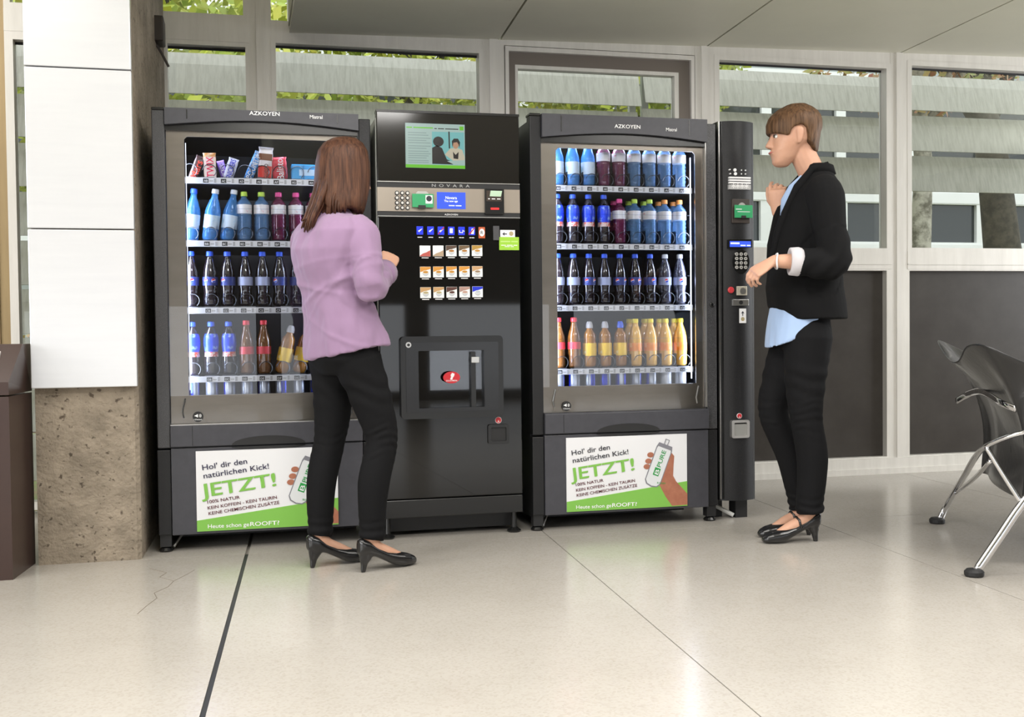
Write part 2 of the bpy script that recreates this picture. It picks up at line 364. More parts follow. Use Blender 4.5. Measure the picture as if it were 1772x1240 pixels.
BIN = mat('brown_bin_paint', (0.052, 0.030, 0.025), 0.3, 0.1, noise=(6, (0.045, 0.026, 0.022), 0.3, 0.7))
bn = tag(empty('litter_bin', (-.49, -.36, 0)), 'dark brown metal litter bin with sloped lid at the left edge', 'bin')
obj('body', prism(bmesh.new(), [(0, 0), (.028, .285), (-.42, .285), (-.42, 0)], 0, .672, 'z'), BIN, bn)
bm = bmesh.new()
L = [[bm.verts.new(p) for p in ((x0, 0, .678), (x1, .29, .678), (x1, .29, .862), (x1, .12, .862), (x0, .0, .725))] for x0, x1 in ((.0, .028), (-.42, -.42))]
bm.faces.new(L[0]); bm.faces.new(L[1][::-1])
for k in range(5): bm.faces.new((L[0][k], L[1][k], L[1][(k+1) % 5], L[0][(k+1) % 5]))
bmesh.ops.recalc_face_normals(bm, faces=bm.faces[:])
lid = obj('lid', bm, BIN, bn)
bm = bmesh.new(); box(bm, -.34, -.06, .03, .045, .73, .80)
o = obj('slot', bm, BLACK, bn); o.rotation_euler = (0.0, 0, 0)
obj('slot_rim', tube(bmesh.new(), [(-.045, .022, .735), (-.045, .095, .835)], .004, 6), STEEL, bn)
# ------------------------------------------------------------------ outside: louvres, trees, house, ground
BLADE = mat('louvre_sheet', (0.60, 0.595, 0.55), 0.55, 0.0, noise=(9, (0.40, 0.395, 0.35), 0.42, 0.78), stretch=(5, 1, .7))
LPOST = mat('louvre_post', (0.42, 0.44, 0.42), 0.5, 0.3)
def louvre(x0, x1, n, label):
    r = tag(empty('sun_louvre', ((x0+x1)/2, 2.2, 0)), label, 'louvre')
    w = (x1-x0)/2
    for k in range(n):
        zt = 2.604 - .2855*k + .012*(x0+x1)/2
        prof = [(.055, zt), (.02, zt-.075), (-.03, zt-.262), (-.024, zt-.264), (.028, zt-.075), (.063, zt)]
        obj('blade', prism(bmesh.new(), prof, -w, w, 'x'), BLADE, r)
    for x in (-w+.03, w-.03): part_box('post', (x-.022, x+.022, .06, .10, -.1, 2.9), LPOST, r)
    return r
louvre(-2.6, .47, 9, 'grey louvre blades behind the far left windows')
louvre(.49, 2.93, 9, 'grey louvre blades above the vending machines')
louvre(2.96, 4.90, 3, 'streaked louvre blades behind the woman in the blazer')
louvre(4.93, 7.2, 3, 'streaked louvre blades behind the rightmost window')
LEAF = mat('autumn_leaves', (0.28, 0.42, 0.04), 0.5, noise=(1.2, (0.62, 0.56, 0.08), 0.35, 0.7))
LEAF_R = mat('red_leaves', (0.45, 0.12, 0.04), 0.5, noise=(2, (0.25, 0.3, 0.05), 0.4, 0.6))
BARK = mat('plane_bark', (0.42, 0.40, 0.33), 0.9, noise=(5, (0.13, 0.12, 0.09), 0.42, 0.58), bump=(20, .5, .02))
DARKBARK = mat('dark_bark', (0.09, 0.08, 0.06), 0.9, noise=(8, (0.05, 0.045, 0.035), 0.4, 0.6))
def leaves(bm, c, r, n, s):
    for _ in range(n):
        while True:
            p = Vector((random.uniform(-1, 1), random.uniform(-1, 1), random.uniform(-1, 1)))
            if p.length < 1: break
        p = Vector((c[0]+p.x*r[0], c[1]+p.y*r[1], c[2]+p.z*r[2]))
        a = Vector((random.gauss(0, 1), random.gauss(0, 1), random.gauss(0, 1))).normalized(); b = a.orthogonal().normalized()
        q = s*random.uniform(.6, 1.3)
        bm.faces.new([bm.verts.new(p + a*q*i + b*q*j*.7) for i, j in ((-1, 0), (0, -1), (1, 0), (0, 1))])
def tree(x, y, r, h, lean, bark, lm, crown, n, label):
    t = tag(empty('tree', (x, y, -.1)), label, 'tree', 'trees outside the windows')
    obj('trunk', tube(bmesh.new(), [(lean*k/6 + .04*math.sin(k*2.1), 0, h*k/6) for k in range(7)], [r*(1.15-.09*k) for k in range(7)], 12), bark, t, True)
    bm = bmesh.new()
    for c, rr in crown: leaves(bm, c, rr, n, .075)
    f = obj('foliage', bm, lm, t); f['kind'] = 'stuff'
    for k in range(3):
        a = random.uniform(0, 6.28)
        obj('branch', tube(bmesh.new(), [(lean*.8, 0, h*.75), (lean+.6*math.cos(a), .5*math.sin(a), h*.95), (lean+1.3*math.cos(a), 1.1*math.sin(a), h*1.2)], [r*.45, r*.3, r*.12], 8), bark, t, True)
    return t
tree(8.35, 7.0, .135, 4.4, .0, BARK, LEAF_R, [((0, 0, 4.4), (1.6, 1.3, .9))], 1500, 'pale flaking plane tree trunk behind the rightmost window')
tree(11.9, 9.6, .29, 5.2, -.85, DARKBARK, LEAF, [((-.6, 0, 5.6), (2.0, 1.2, .9))], 1500, 'thick dark leaning trunk at the right edge of the window')
tree(-1.0, 6.4, .16, 4.4, .1, DARKBARK, LEAF, [((0, 0, 3.6), (2.3, 1.4, 1.6))], 6500, 'green tree behind the upper left window')
tree(2.7, 10.2, .18, 5.2, -.1, DARKBARK, LEAF, [((0, 0, 4.5), (3.0, 1.2, 1.6))], 6500, 'yellow green tree above the coffee machine')
tree(4.7, 7.0, .13, 4.4, .1, DARKBARK, LEAF, [((-.2, 0, 4.0), (1.6, 1.0, .9))], 3500, 'green tree behind the glazed door')
sh = tag(empty('hedge', (-1.0, 4.3, -.1)), 'red and green shrub behind the gap beside the bin', 'shrub')
bm = bmesh.new(); leaves(bm, (0, 0, .5), (1.4, .4, .55), 2500, .04); f = obj('foliage', bm, LEAF_R, sh); f['kind'] = 'stuff'
for k in range(5): obj('stem', tube(bmesh.new(), [(-.9+.45*k, 0, 0), (-.85+.45*k, .05, .8)], .012, 6), DARKBARK, sh)
# house across the yard
HW = mat('house_white', (0.80, 0.81, 0.80), 0.6); HG = mat('house_window', (0.035, 0.042, 0.045), 0.06)
HR = mat('house_render', (0.34, 0.37, 0.36), 0.7)
hs = tag(empty('building', (0, 14.0, -.2)), 'white framed building with dark windows across the yard', 'building')
part_box('facade', (-6, 24, .12, 4, 0, 7.2), HR, hs)
for z0, z1 in ((.0, .5), (2.35, 2.66), (3.46, 3.66), (5.6, 5.9), (6.3, 6.6)): part_box('band', (-6, 24, 0, .2, z0, z1), HW, hs)
for i in range(19):
    x = -5.6 + 1.55*i
    w = obj('window', ring_prism(bmesh.new(), [(x, 2.62), (x+1.55, 2.62), (x+1.55, 3.48), (x, 3.48)], [(x+.13, 2.70), (x+1.42, 2.70), (x+1.42, 3.44), (x+.13, 3.44)], .02, .16), HW, hs)
    part_box('pane', (x+.1, x+1.45, .10, .13, 2.66, 3.46), HG, w)
    w2 = obj('window', ring_prism(bmesh.new(), [(x, 3.66), (x+1.55, 3.66), (x+1.55, 5.6), (x, 5.6)], [(x+.1, 3.76), (x+1.45, 3.76), (x+1.45, 5.5), (x+.1, 5.5)], .02, .16), HW, hs)
    part_box('pane', (x+.08, x+1.47, .10, .13, 3.72, 5.54), HG, w2)
struct(part_box('ground', (-20, 30, 1.32, 30, -.3, -.1), mat('lawn', (0.13, 0.2, 0.05), 0.9, noise=(4, (0.2, 0.15, 0.07), 0.4, 0.6)), None), 'lawn outside the windows')
# ------------------------------------------------------------------ glass-front vending machines
TAG_BLACK = mat('tag_black', (0.01, 0.01, 0.012), 0.5)
TAG_GREY = mat('tag_grey', (0.45, 0.45, 0.46), 0.5)
STRIP_WHITE = mat('label_strip_white', (0.80, 0.81, 0.84), 0.4)
CLEAR = glass_mat('clear_plastic', (0.88, 0.90, 0.95), 1.35)
COIL = mat('coil_black', (0.008, 0.008, 0.009), 0.35)
TRAY = mat('tray_plastic', (0.05, 0.05, 0.06), 0.4)
INNER = mat('cabinet_lining', (0.035, 0.036, 0.042), 0.5)
POSTER_W = mat('poster_white', (0.74, 0.745, 0.77), 0.35)
NAVY = mat('poster_navy', (0.022, 0.02, 0.06), 0.4); MAROON = mat('poster_maroon', (0.10, 0.008, 0.018), 0.4)
POSTER_BLACK = mat('poster_dark', (0.02, 0.02, 0.03), 0.4)
SKINP = mat('poster_skin', (0.42, 0.17, 0.10), 0.5, noise=(30, (0.34, 0.12, 0.07), 0.3, 0.7))
CANP = mat('poster_can', (0.66, 0.68, 0.70), 0.35); CAN_EDGE = mat('poster_can_edge', (0.20, 0.20, 0.23), 0.3)
PGREEN = mat('print_green', (0.02, 0.30, 0.06), 0.4)
ROWZ = {'A': 1.528, 'B': 1.267, 'C': .989, 'D': .703}
def poster(parent, x0, z1, dark):
    """advert 0.575 x 0.33 m; (x0,z1) top-left corner on the lower panel"""
    W, H = .575, .33; y = -.0265
    tx = NAVY if dark else POSTER_BLACK
    p = obj('poster', prism(bmesh.new(), [(x0, z1-H), (x0+W, z1-H), (x0+W, z1), (x0, z1)], -.025, -.021), POSTER_W, parent)
    obj('green_wedge', prism(bmesh.new(), [(x0, z1-H), (x0+W, z1-H), (x0+W, z1-.217), (x0, z1-.285)], y, -.024), GREEN, p)
    R = math.radians(6.6)
    text('poster_line', "Hol' dir den", x0+.0257, z1-.078, y-.001, tx, p, .180, .0225, .012, R)
    text('poster_line', 'natürlichen Kick!', x0+.030, z1-.112, y-.001, tx, p, .264, .0225, .012, R)
    text('poster_headline', 'JETZT!', x0+.0235, z1-.1885, y-.0013, GREEN, p, .300, .056, 0, R)
    text('poster_headline', 'JETZT!', x0+.020, z1-.190, y-.001, GREEN, p, .300, .056, .018, R)
    text('poster_line', '100% NATUR', x0+.043, z1-.2165, y-.001, MAROON, p, .130, .0135, .02, R)
    text('poster_line', 'KEIN KOFFEIN - KEIN TAURIN', x0+.044, z1-.241, y-.001, MAROON, p, .280, .0135, .02, R)
    text('poster_line', 'KEINE CHEMISCHEN ZUSÄTZE', x0+.047, z1-.264, y-.001, MAROON, p, .287, .0135, .02, R)
    text('poster_line', 'Heute schon ge', x0+.043, z1-.318, y-.001, WHITE_TXT, p, .165, .0165, .02)
    text('poster_line', 'ROOFT?', x0+.212, z1-.318, y-.001, WHITE_TXT, p, .118, .0175, .022)
    # printed hand and can
    q = lambda L: [(x0+a, z1-b) for a, b in L]
    obj('printed_hand', prism(bmesh.new(), q([(.500, .085), (.512, .10), (.508, .15), (.506, .19), (.52, .215), (.575, .275), (.575, .325), (.50, .327), (.47, .285), (.437, .225), (.43, .20), (.46, .16), (.485, .12)]), y-.0006, -.024), SKINP, p)
    for a, b in ((.398, .090), (.388, .118), (.380, .143)):
        obj('printed_finger', prism(bmesh.new(), [(x0+a+.016*math.cos(t*PI/6), z1-b-.012*math.sin(t*PI/6)) for t in range(12)], y-.0006, -.024), SKINP, p)
    ax = Vector((.402-.472, -(.225-.046))).normalized(); nx = Vector((-ax.y, ax.x))
    def on(u, v):
        c = Vector((.472, -.046)) + ax*v + nx*u
        return (x0+c.x, z1+c.y)
    Lc = .192; w = .039
    body = [on(-w*.86, 0), on(w*.86, 0), on(w, .02), on(w, Lc-.012), on(w*.7, Lc+.004), on(0, Lc+.010), on(-w*.7, Lc+.004), on(-w, Lc-.012), on(-w, .02)]
    obj('printed_can_edge', prism(bmesh.new(), body, y-.001, -.024), CAN_EDGE, p)
    inner = [on(-w*.82, .018), on(w*.82, .018), on(w*.90, .028), on(w*.90, Lc-.014), on(w*.6, Lc), on(0, Lc+.005), on(-w*.6, Lc), on(-w*.90, Lc-.014), on(-w*.90, .028)]
    obj('printed_can', prism(bmesh.new(), inner, y-.0016, -.024), CANP, p)
    obj('printed_ring_pull', tube(bmesh.new(), [(*on(u, v),) for u, v in ((-.008, 0), (-.009, -.026), (.009, -.026), (.008, 0))] and [(on(u, v)[0], y-.001, on(u, v)[1]) for u, v in ((-.008, 0), (-.009, -.024), (.009, -.024), (.008, 0))], .0018, 6), CAN_EDGE, p)
    bx = [on(-.012, .112), on(.016, .112), on(.016, .148), on(-.012, .148)]
    obj('printed_badge', prism(bmesh.new(), bx, y-.0022, -.024), PGREEN, p)
    rot = math.atan2(-ax.y, -ax.x)
    c = on(.0118, .1425); text('poster_letter', 'B', c[0], c[1], y-.0030, POSTER_W, p, .024, .019, .04, rot)
    c = on(.0115, .106); text('poster_word', 'PURE', c[0], c[1], y-.0030, PGREEN, p, .078, .021, .015, rot)
    c = on(.022, Lc-.012); text('poster_word', 'ROOFT', c[0], c[1], y-.0026, PGREEN, p, .042, .008, .01, math.radians(-8))
    return p
def glass_machine(name, x0, label, cols, first_code, z_top, right_mat, dark):
    r = tag(empty(name, (x0, 0, 0)), label, 'vending machine')
    bm = bmesh.new()
    box(bm, .0, .058, .045, .86, .075, z_top-.03); box(bm, .822, .88, .045, .86, .075, z_top-.03)
    box(bm, .058, .822, .80, .86, .075, z_top-.03); box(bm, .058, .822, .045, .80, 1.745, z_top-.03); box(bm, .058, .822, .045, .80, .075, .52)
    obj('cabinet', bm, BLACK_TEX, r)
    bm = bmesh.new(); box(bm, .0585, .062, .06, .79, .521, 1.744); box(bm, .818, .8215, .06, .79, .521, 1.744); box(bm, .06, .82, .785, .79, .521, 1.744)
    obj('lining', bm, INNER, r)
    obj('door_post', B(-.002, .049, -.012, .045, .428, z_top-.012, bev=.004), GREY_TEX if dark else BLACK_TEX, r)
    obj('door_post', B(.832, .882, -.006, .045, .428, z_top-.018, bev=.004), right_mat, r)
    obj('post_cap', B(-.002, .049, -.010, .06, z_top-.011, z_top, bev=.003), SATIN, r)
    obj('lower_post', B(-.004, .048, -.012, .045, .072, .420, bev=.003), BLACK_TEX, r)
    obj('lower_post', B(.832, .882, -.006, .045, .072, .424, bev=.003), BLACK_TEX, r)
    obj('post_trim', B(.8275, .8315, -.010, .03, .53, 1.74), STEEL if not dark else BLACK, r)
    # header with an arched lower edge
    N = 16; arch = [(.05+.78*i/N, 1.740 + .026*math.sin(PI*i/N)) for i in range(N+1)]
    hd = obj('header', prism(bmesh.new(), arch + [(.83, z_top-.004), (.05, z_top-.004)], -.030, .045), ANTH, r)
    arch2 = [(.05+.78*i/N, 1.742 + .026*math.sin(PI*i/N)) for i in range(N+1)]
    obj('header_soffit', prism(bmesh.new(), [(.05, 1.722), (.83, 1.722)] + arch2[::-1], -.008, .045), SATIN, r)
    for x in (.135, .74): part_box('header_seam', (x, x+.004, -.0312, -.02, 1.765, z_top-.010), SATIN, hd)
    text('brand_lettering', 'AZKOYEN', .445, 1.789, -.0312, WHITE_TXT, hd, .122, .0165, .02, align='center')
    text('brand_lettering', 'Mistral', .655, 1.783, -.0312, WHITE_TXT, hd, .052, .015, .005, align='center')
    # glass and metal surround
    part_box('glass_pane', (.0505, .8265, .000, .005, .524, 1.738), GLASS, r)
    c = .012
    inn = [(.123, .640), (.785, .640), (.785, 1.700-c), (.785-c, 1.700), (.123+c, 1.700), (.123, 1.700-c)]
    out = [(.052, .522), (.826, .522), (.826, 1.722), (.820, 1.7375), (.060, 1.7375), (.052, 1.722)]
    obj('window_surround', ring_prism(bmesh.new(), out, inn, .010, .016), BROWN_STEEL, r)
    for x in (.1245, .7795): part_box('led_strip', (x+.001, x+.003, .050, .060, .66, 1.68), LED, r)
    for x, ry in ((.128, -PI/2), (.777, PI/2)):
        area_light('cabinet_light', (x, .055, 1.17), (0, ry, 0), 1.05, .05, 10.0, (.68, .78, 1.0), r)
    area_light('cabinet_light', (.45, .10, 1.715), (0, 0, 0), .62, .03, 4.0, (.68, .78, 1.0), r)
    # delivery flap
    fl = obj('delivery_flap', prism(bmesh.new(), [(.098, .535), (.795, .535), (.795, .60), (.780, .628), (.125, .628), (.102, .60)], .004+.003, .03), BROWN_STEEL, r)
    for x in (.097, .783): obj('flap_hinge', tube(bmesh.new(), [(x+.005, .0065, .548), (x, .0065, .575), (x+.012, .0065, .628)], .004, 6), STEEL, fl)
    bd = obj('badge', disc(bmesh.new(), (.158, .552), .0215, -.0015, .0), BLACK, fl)
    text('badge_text', 'I-Detect', .158, .538, -.002, WHITE_TXT, fl, .032, .006, .01, align='center')
    obj('badge_eye', prism(bmesh.new(), [(.143, .556), (.158, .563), (.158, .549)], -.002, -.001), WHITE_TXT, fl)
    obj('badge_wave', disc(bmesh.new(), (.167, .556), .0055, -.002, -.001, 12, .0075), GREY_TXT, fl)
    # grey band with a finger recess, lower panel, poster
    part_box('ledge', (.05, .83, -.026, .03, .5205, .5235), STEEL if dark else ANTH, r)
    bnd = obj('band', B(.05, .83, -.030, .045, .432, .5205, bev=.003), ANTH, r)
    part_box('band_seam', (.135, .1365, -.0312, -.02, .436, .516), SATIN, bnd)
    arc = [(.44+.15*math.cos(PI*i/14), .4325+.036*math.sin(PI*i/14)) for i in range(15)]
    obj('handle_recess', prism(bmesh.new(), arc, -.0315, -.02), BLACK, bnd)
    lp = obj('lower_panel', B(.05, .83, -.020, .045, .070, .426, bev=.003), ANTH, r)
    obj('handle_lip', prism(bmesh.new(), [(.44+.15*math.cos(PI+PI*i/14), .4255+.014*math.sin(PI+PI*i/14)) for i in range(15)], -.024, -.015), SATIN, lp)
    part_box('seam', (.05, .83, -.006, .04, .426, .432), BLACK, r)
    poster(r, .147, .412, dark)
    # plinth, legs, feet
    part_box('plinth', (.06, .82, .25, .80, .015, .075), BLACK, r)
    for x in (.0, .83):
        for y in (.0, .80):
            l = part_box('leg', (x, x+.045, y, y+.045, .022, .075), BLACK, r)
            obj('foot', lathe(bmesh.new(), [(0, 0), (.026, 0), (.030, .006), (.022, .016), (.010, .022), (0, .022)], 14, (x+.022, y+.022, 0)), SATIN, l)
    obj('brace', tube(bmesh.new(), [(.05, .03, .015), (.09, .08, .068)], .006, 6), STEEL, r)
    # shelves with code strips, dividers, coils
    for row, z in ROWZ.items():
        s = part_box('shelf', (.064, .816, .070, .70, z-.004, z+.002), TRAY, r)
        part_box('code_strip', (.119, .789, .052, .058, z-.0125, z+.0125), STRIP_WHITE, s)
        if row in 'BC' or (row == 'D' and not dark):
            part_box('front_rail', (.119, .789, .0535, .0555, z+.145, z+.148), CLEAR, s)
        for i, cx in enumerate(cols):
            w = (cols[1]-cols[0])
            part_box('divider', (cx-w/2-.001, cx-w/2+.001, .060, .60, z+.002, z+.075), CLEAR, s)
            obj('slot_ramp', prism(bmesh.new(), [(.0, z+.002), (.008, z+.016), (w-.016, z+.016), (w-.008, z+.002)], .060, .068), TRAY, s).location.x = cx-w/2+.004
            # end of the spiral
            n = 14; pts = [(cx+.006+.027*math.cos(a), .061+.004*k/n, z+.042+.027*math.sin(a)) for k in range(n+1) for a in [-.9+PI*1.25*k/n]]
            obj('coil', tube(bmesh.new(), pts, .0017, 5), COIL, s)
            if dark and i == 0: continue
            code = row + chr(ord('B') + i - (1 if dark else 0))
            part_box('code_tag', (cx-.020, cx+.002, .0505, .0525, z-.009, z+.008), TAG_BLACK, s)
            text('code_text', code, cx-.009, z-.006, .0500, WHITE_TXT, s, .015, .0095, .03, align='center')
            text('price_text', '0,00' if False else '€1.00'[1:], cx+.005, z-.004, .0512, GREY_TXT, s, .015, .006, .01)
            part_box('slot_button', (cx+.024, cx+.033, .0508, .0525, z-.009, z+.009), TAG_GREY, s)
    s = part_box('shelf', (.064, .816, .070, .70, .575, .58), TRAY, r)
    return r
LCOLS = [.137, .2135, .285, .357, .4285, .4995, .572, .644, .716]
RCOLS = [.153 + .0741*i for i in range(9)]
LEFTM = glass_machine('glass_front_vending_machine', 0.0, 'glass-fronted snack and drink vending machine beside the concrete column', LCOLS, 'A', 1.812, BLACK_TEX, True)
RIGHTM = glass_machine('glass_front_vending_machine', 1.582, 'glass-fronted drink vending machine right of the black coffee machine', RCOLS, 'A', 1.846, GREY_TEX, False)

# ------------------------------------------------------------------ hot drinks machine
cx_ = lambda p: (p-652)*.002535
cz_ = lambda p: 1.83-(p-197)*.00253
cm = tag(empty('coffee_vending_machine', (.905, -.03, 0)), 'tall gloss black hot drinks machine between the two glass-fronted machines', 'coffee machine')
BEIGE = mat('beige_metal', (0.34, 0.295, 0.245), 0.35, 0.5)
SIDE = mat('galvanised_side', (0.45, 0.46, 0.42), 0.45, 0.3)
W = .622
obj('cabinet', B(.004, W-.004, .05, .80, .09, 1.81, bev=.004), BLACK_TEX, cm)
part_box('side_edge', (-.001, .004, .02, .78, .10, 1.80), SIDE, cm)
obj('upper_door', B(0, W, .0, .05, 1.530, 1.826, bev=.004), mat('dark_gloss_panel', (0.008, 0.007, 0.006), 0.10), cm)
part_box('top_cap', (0, W, -.004, .06, 1.822, 1.832), SATIN, cm)
for z in (1.5275, 1.3815): part_box('trim_line', (0, W, -.003, .05, z, z+.003), STEEL, cm)
nb = part_box('name_band', (0, W, .002, .05, 1.505, 1.5275), BLACK, cm)
text('brand_lettering', 'NOVARA', cx_(777), 1.511, .001, GREY_TXT, nb, .165, .0125, .0, align='center', space=1.9)
cp = part_box('control_panel', (0, W, -.001, .05, 1.404, 1.505), BEIGE, cm)
lb = part_box('lower_band', (0, W, .002, .05, 1.3845, 1.404), BLACK, cm)
text('brand_lettering', 'AZKOYEN', cx_(777), 1.390, .001, WHITE_TXT, lb, .058, .007, .03, align='center')
door = obj('lower_door', B(0, W, .0, .05, .175, 1.3815, bev=.004), GLOSS, cm)
obj('base_panel', B(0, W, .004, .05, .093, .170, bev=.003), SATIN, cm)
for x in (.03, W-.03):
    for y in (.05, .74):
        obj('foot', lathe(bmesh.new(), [(0, 0), (.028, 0), (.032, .008), (.014, .022), (.011, .10), (0, .10)], 14, (x, y, 0)), SATIN, cm)
part_box('plinth', (.02, W-.02, .10, .75, .02, .09), BLACK, cm)
# screen
SCR = mat('screen_pale', (0.02, 0.02, 0.02), 0.2, emit=(0.36, 0.50, 0.46), estr=1.0)
SCRD = mat('screen_dark', (0.01, 0.01, 0.01), 0.2, emit=(0.012, 0.010, 0.009), estr=1.0)
SCRG = mat('screen_green', (0.02, 0.05, 0.01), 0.2, emit=(0.13, 0.50, 0.02), estr=1.0)
SCRT = mat('screen_teal', (0.02, 0.05, 0.05), 0.2, emit=(0.16, 0.42, 0.42), estr=1.0)
SCRS = mat('screen_skin', (0.05, 0.03, 0.02), 0.2, emit=(0.42, 0.24, 0.15), estr=1.0)
SCRB = mat('screen_beige', (0.05, 0.05, 0.04), 0.2, emit=(0.48, 0.44, 0.33), estr=1.0)
SCRX = mat('screen_text', (0.05, 0.05, 0.05), 0.2, emit=(0.20, 0.30, 0.28), estr=1.0)
sx = lambda p: cx_(640+p*280/1578); sz = lambda p: cz_(180+p*280/1578)     # positions read on the display
sc = part_box('screen', (sx(340), sx(912), -.003, .002, sz(630), sz(210)), SCR, cm)
def sp(name, pts, m, y): return obj(name, prism(bmesh.new(), [(sx(a), sz(b)) for a, b in pts], y, -.002), m, sc)
sp('picture', [(594, 285), (905, 285), (905, 594), (594, 594)], SCRT, -.0034)
sp('picture_post', [(752, 280), (765, 280), (768, 440), (755, 440)], SCRD, -.0037)
sp('picture_suit', [(594, 590), (594, 440), (640, 412), (690, 440), (715, 500), (735, 545), (800, 570), (795, 592)], SCRD, -.0040)
sp('picture_head', [(655+52*math.cos(t*PI/8), 378+48*math.sin(t*PI/8)) for t in range(16)], SCRD, -.0040)
sp('picture_jacket', [(715, 500), (770, 440), (830, 432), (885, 450), (908, 520), (908, 560), (800, 560), (745, 520)], SCRB, -.0038)
sp('picture_face', [(822+30*math.cos(t*PI/8), 400+42*math.sin(t*PI/8)) for t in range(16)], SCRS, -.0042)
sp('picture_hair', [(790, 430), (785, 370), (805, 345), (845, 345), (865, 380), (858, 435), (850, 400), (835, 378), (800, 385)], SCRD, -.0044)
sp('picture_top', [(795, 470), (820, 500), (850, 470), (845, 540), (800, 535)], SCRD, -.0042)
sp('picture_table', [(735, 560), (908, 548), (908, 592), (800, 592)], SCR, -.0043)
sp('footer_bar', [(340, 600), (912, 600), (912, 630), (340, 630)], SCRG, -.0034)
sp('corner_mark', [(862, 228), (900, 228), (900, 265), (862, 265)], SCRG, -.0034)
text('screen_heading', 'Text Einzeltraining', sx(350), sz(260), -.0036, SCRG, sc, sx(605)-sx(350), .0095, .03)
text('screen_heading', 'in allen Lebenslagen', sx(618), sz(262), -.0036, SCRD, sc, sx(850)-sx(618), .0070, .01)
for z in (300, 322, 350, 372, 395, 425, 447, 475, 497, 517, 537, 562, 580):
    part_box('text_line', (sx(365), sx(540+40*((z*7) % 3)/2), -.0036, -.002, sz(z+4), sz(z-4)), SCRX, sc)
KEYS = mat('key_silver', (0.62, 0.61, 0.58), 0.35, 0.3)
# keypad, card reader, display, note slot
for r_ in range(4):
    for c_ in range(3):
        x, z = sx(252+50*c_), sz(873+46.5*r_)
        k = obj('key', disc(bmesh.new(), (x, z), .0092, -.006, 0, 16), BLACK, cm)
        obj('key_cap', disc(bmesh.new(), (x, z), .0056, -.0080, -.005, 14), KEYS, k)
rd = obj('card_reader', prism(bmesh.new(), [(sx(430), sz(870)), (sx(450), sz(855)), (sx(530), sz(855)), (sx(550), sz(870)), (sx(550), sz(1005)), (sx(430), sz(1005))], -.010, 0), STEEL, cm)
card = obj('card', B(sx(393), sx(598), -.016, -.012, sz(1008), sz(880), bev=.001), GREEN_CARD, cm)
part_box('card_print', (sx(520), sx(586), -.0168, -.0155, sz(972), sz(893)), WHITE, card)
obj('card_emblem', disc(bmesh.new(), (sx(553), sz(925)), .0120, -.0174, -.0165, 16), POSTER_BLACK, card)
obj('card_grip', B(sx(450), sx(520), -.020, -.010, sz(1020), sz(988), bev=.001), BLACK, cm)
LCD = mat('lcd_blue', (0.01, 0.01, 0.1), 0.2, emit=(0.055, 0.13, 0.85), estr=1.3); LCDT = mat('lcd_text', (0.5, 0.5, 0.6), 0.3, emit=(0.75, 0.82, 1.0), estr=1.2)
ld = part_box('display', (sx(635), sx(912), -.0025, .002, sz(1015), sz(857)), LCD, cm)
text('display_text', 'Novara', sx(773), sz(922), -.0032, LCDT, ld, sx(828)-sx(718), .0125, .02, align='center')
text('display_text', 'The new age', sx(770), sz(950), -.0032, LCDT, ld, sx(836)-sx(704), .0090, .01, align='center')
text('display_text', '12:21 29.10', sx(810), sz(990), -.0032, LCDT, ld, sx(870)-sx(748), .0065, .0, align='center')
ns = obj('note_acceptor', B(sx(1098), sx(1288), -.012, .004, sz(1062), sz(818), bev=.002), SATIN, cm)
part_box('note_label', (sx(1112), sx(1265), -.0132, -.011, sz(938), sz(836)), mat('note_label_dark', (0.03, 0.018, 0.01), 0.4), ns)
obj('note_picture', prism(bmesh.new(), [(sx(1145), sz(890)), (sx(1255), sz(893)), (sx(1268), sz(838)), (sx(1155), sz(836))], -.0140, -.012), mat('note_green', (0.45, 0.62, 0.45), 0.5), ns)
text('note_text', '5 10 20', sx(1190), sz(922), -.0140, WHITE_TXT, ns, .055, .007, .01, align='center')
part_box('note_light', (sx(1155), sx(1235), -.0135, -.011, sz(1018), sz(1000)), mat('red_light', (0.5, 0.01, 0.01), 0.3, emit=(1.0, 0.03, 0.03), estr=1.5), ns)
# selection keys on the gloss door
ex = lambda p: cx_(640+p*280/1772); ez = lambda p: cz_(370+p*280/1772)
BLUE = mat('key_blue', (0.012, 0.03, 0.62), 0.3, emit=(0.01, 0.03, 0.6), estr=.5); ORANGE_K = mat('key_orange', (0.50, 0.10, 0.03), 0.4)
KW = mat('key_white', (0.72, 0.74, 0.74), 0.3, emit=(0.6, 0.62, 0.6), estr=.25)
for i, (x, cap) in enumerate(((524, 'I'), (640, 'II'), (753, 'ohne'), (865, 'extra'), (977, 'ohne'), (1090, 'ohne'))):
    k = obj('option_key', B(ex(x-36), ex(x+36), -.002, .001, ez(217), ez(128), bev=.001), BLUE, cm)
    if i < 3: obj('key_symbol', tube(bmesh.new(), [(ex(x-15), -.0026, ez(185)), (ex(x+25), -.0026, ez(153))], [.0042, .0012], 8), KW, k)
    if i == 3: obj('key_symbol', B(ex(x-18), ex(x+16), -.003, -.001, ez(198), ez(145), bev=.001), KW, k)
    if i == 4: obj('key_symbol', tube(bmesh.new(), [(ex(x+a), -.0026, ez(b)) for a, b in ((-25, 165), (-22, 190), (10, 192), (14, 165), (30, 180))], .0024, 6), KW, k)
    if i == 5: obj('key_symbol', prism(bmesh.new(), [(ex(x-10), ez(205)), (ex(x+20), ez(205)), (ex(x+28), ez(145)), (ex(x-2), ez(145))], -.003, -.001), KW, k)
    if i in (2, 5): obj('key_strike', tube(bmesh.new(), [(ex(x-32), -.0034, ez(210)), (ex(x+32), -.0034, ez(135))], .0022, 5), RED, k)
    text('key_caption', ('Zucker' if i < 2 else ('ohne Zucker' if i == 2 else ('extra Milch' if i == 3 else ('eigener Becher' if i == 4 else 'ohne Becher')))), ex(x), ez(250), -.001, WHITE_TXT, cm, ex(x+26)-ex(x-26), .0055, .02, align='center')
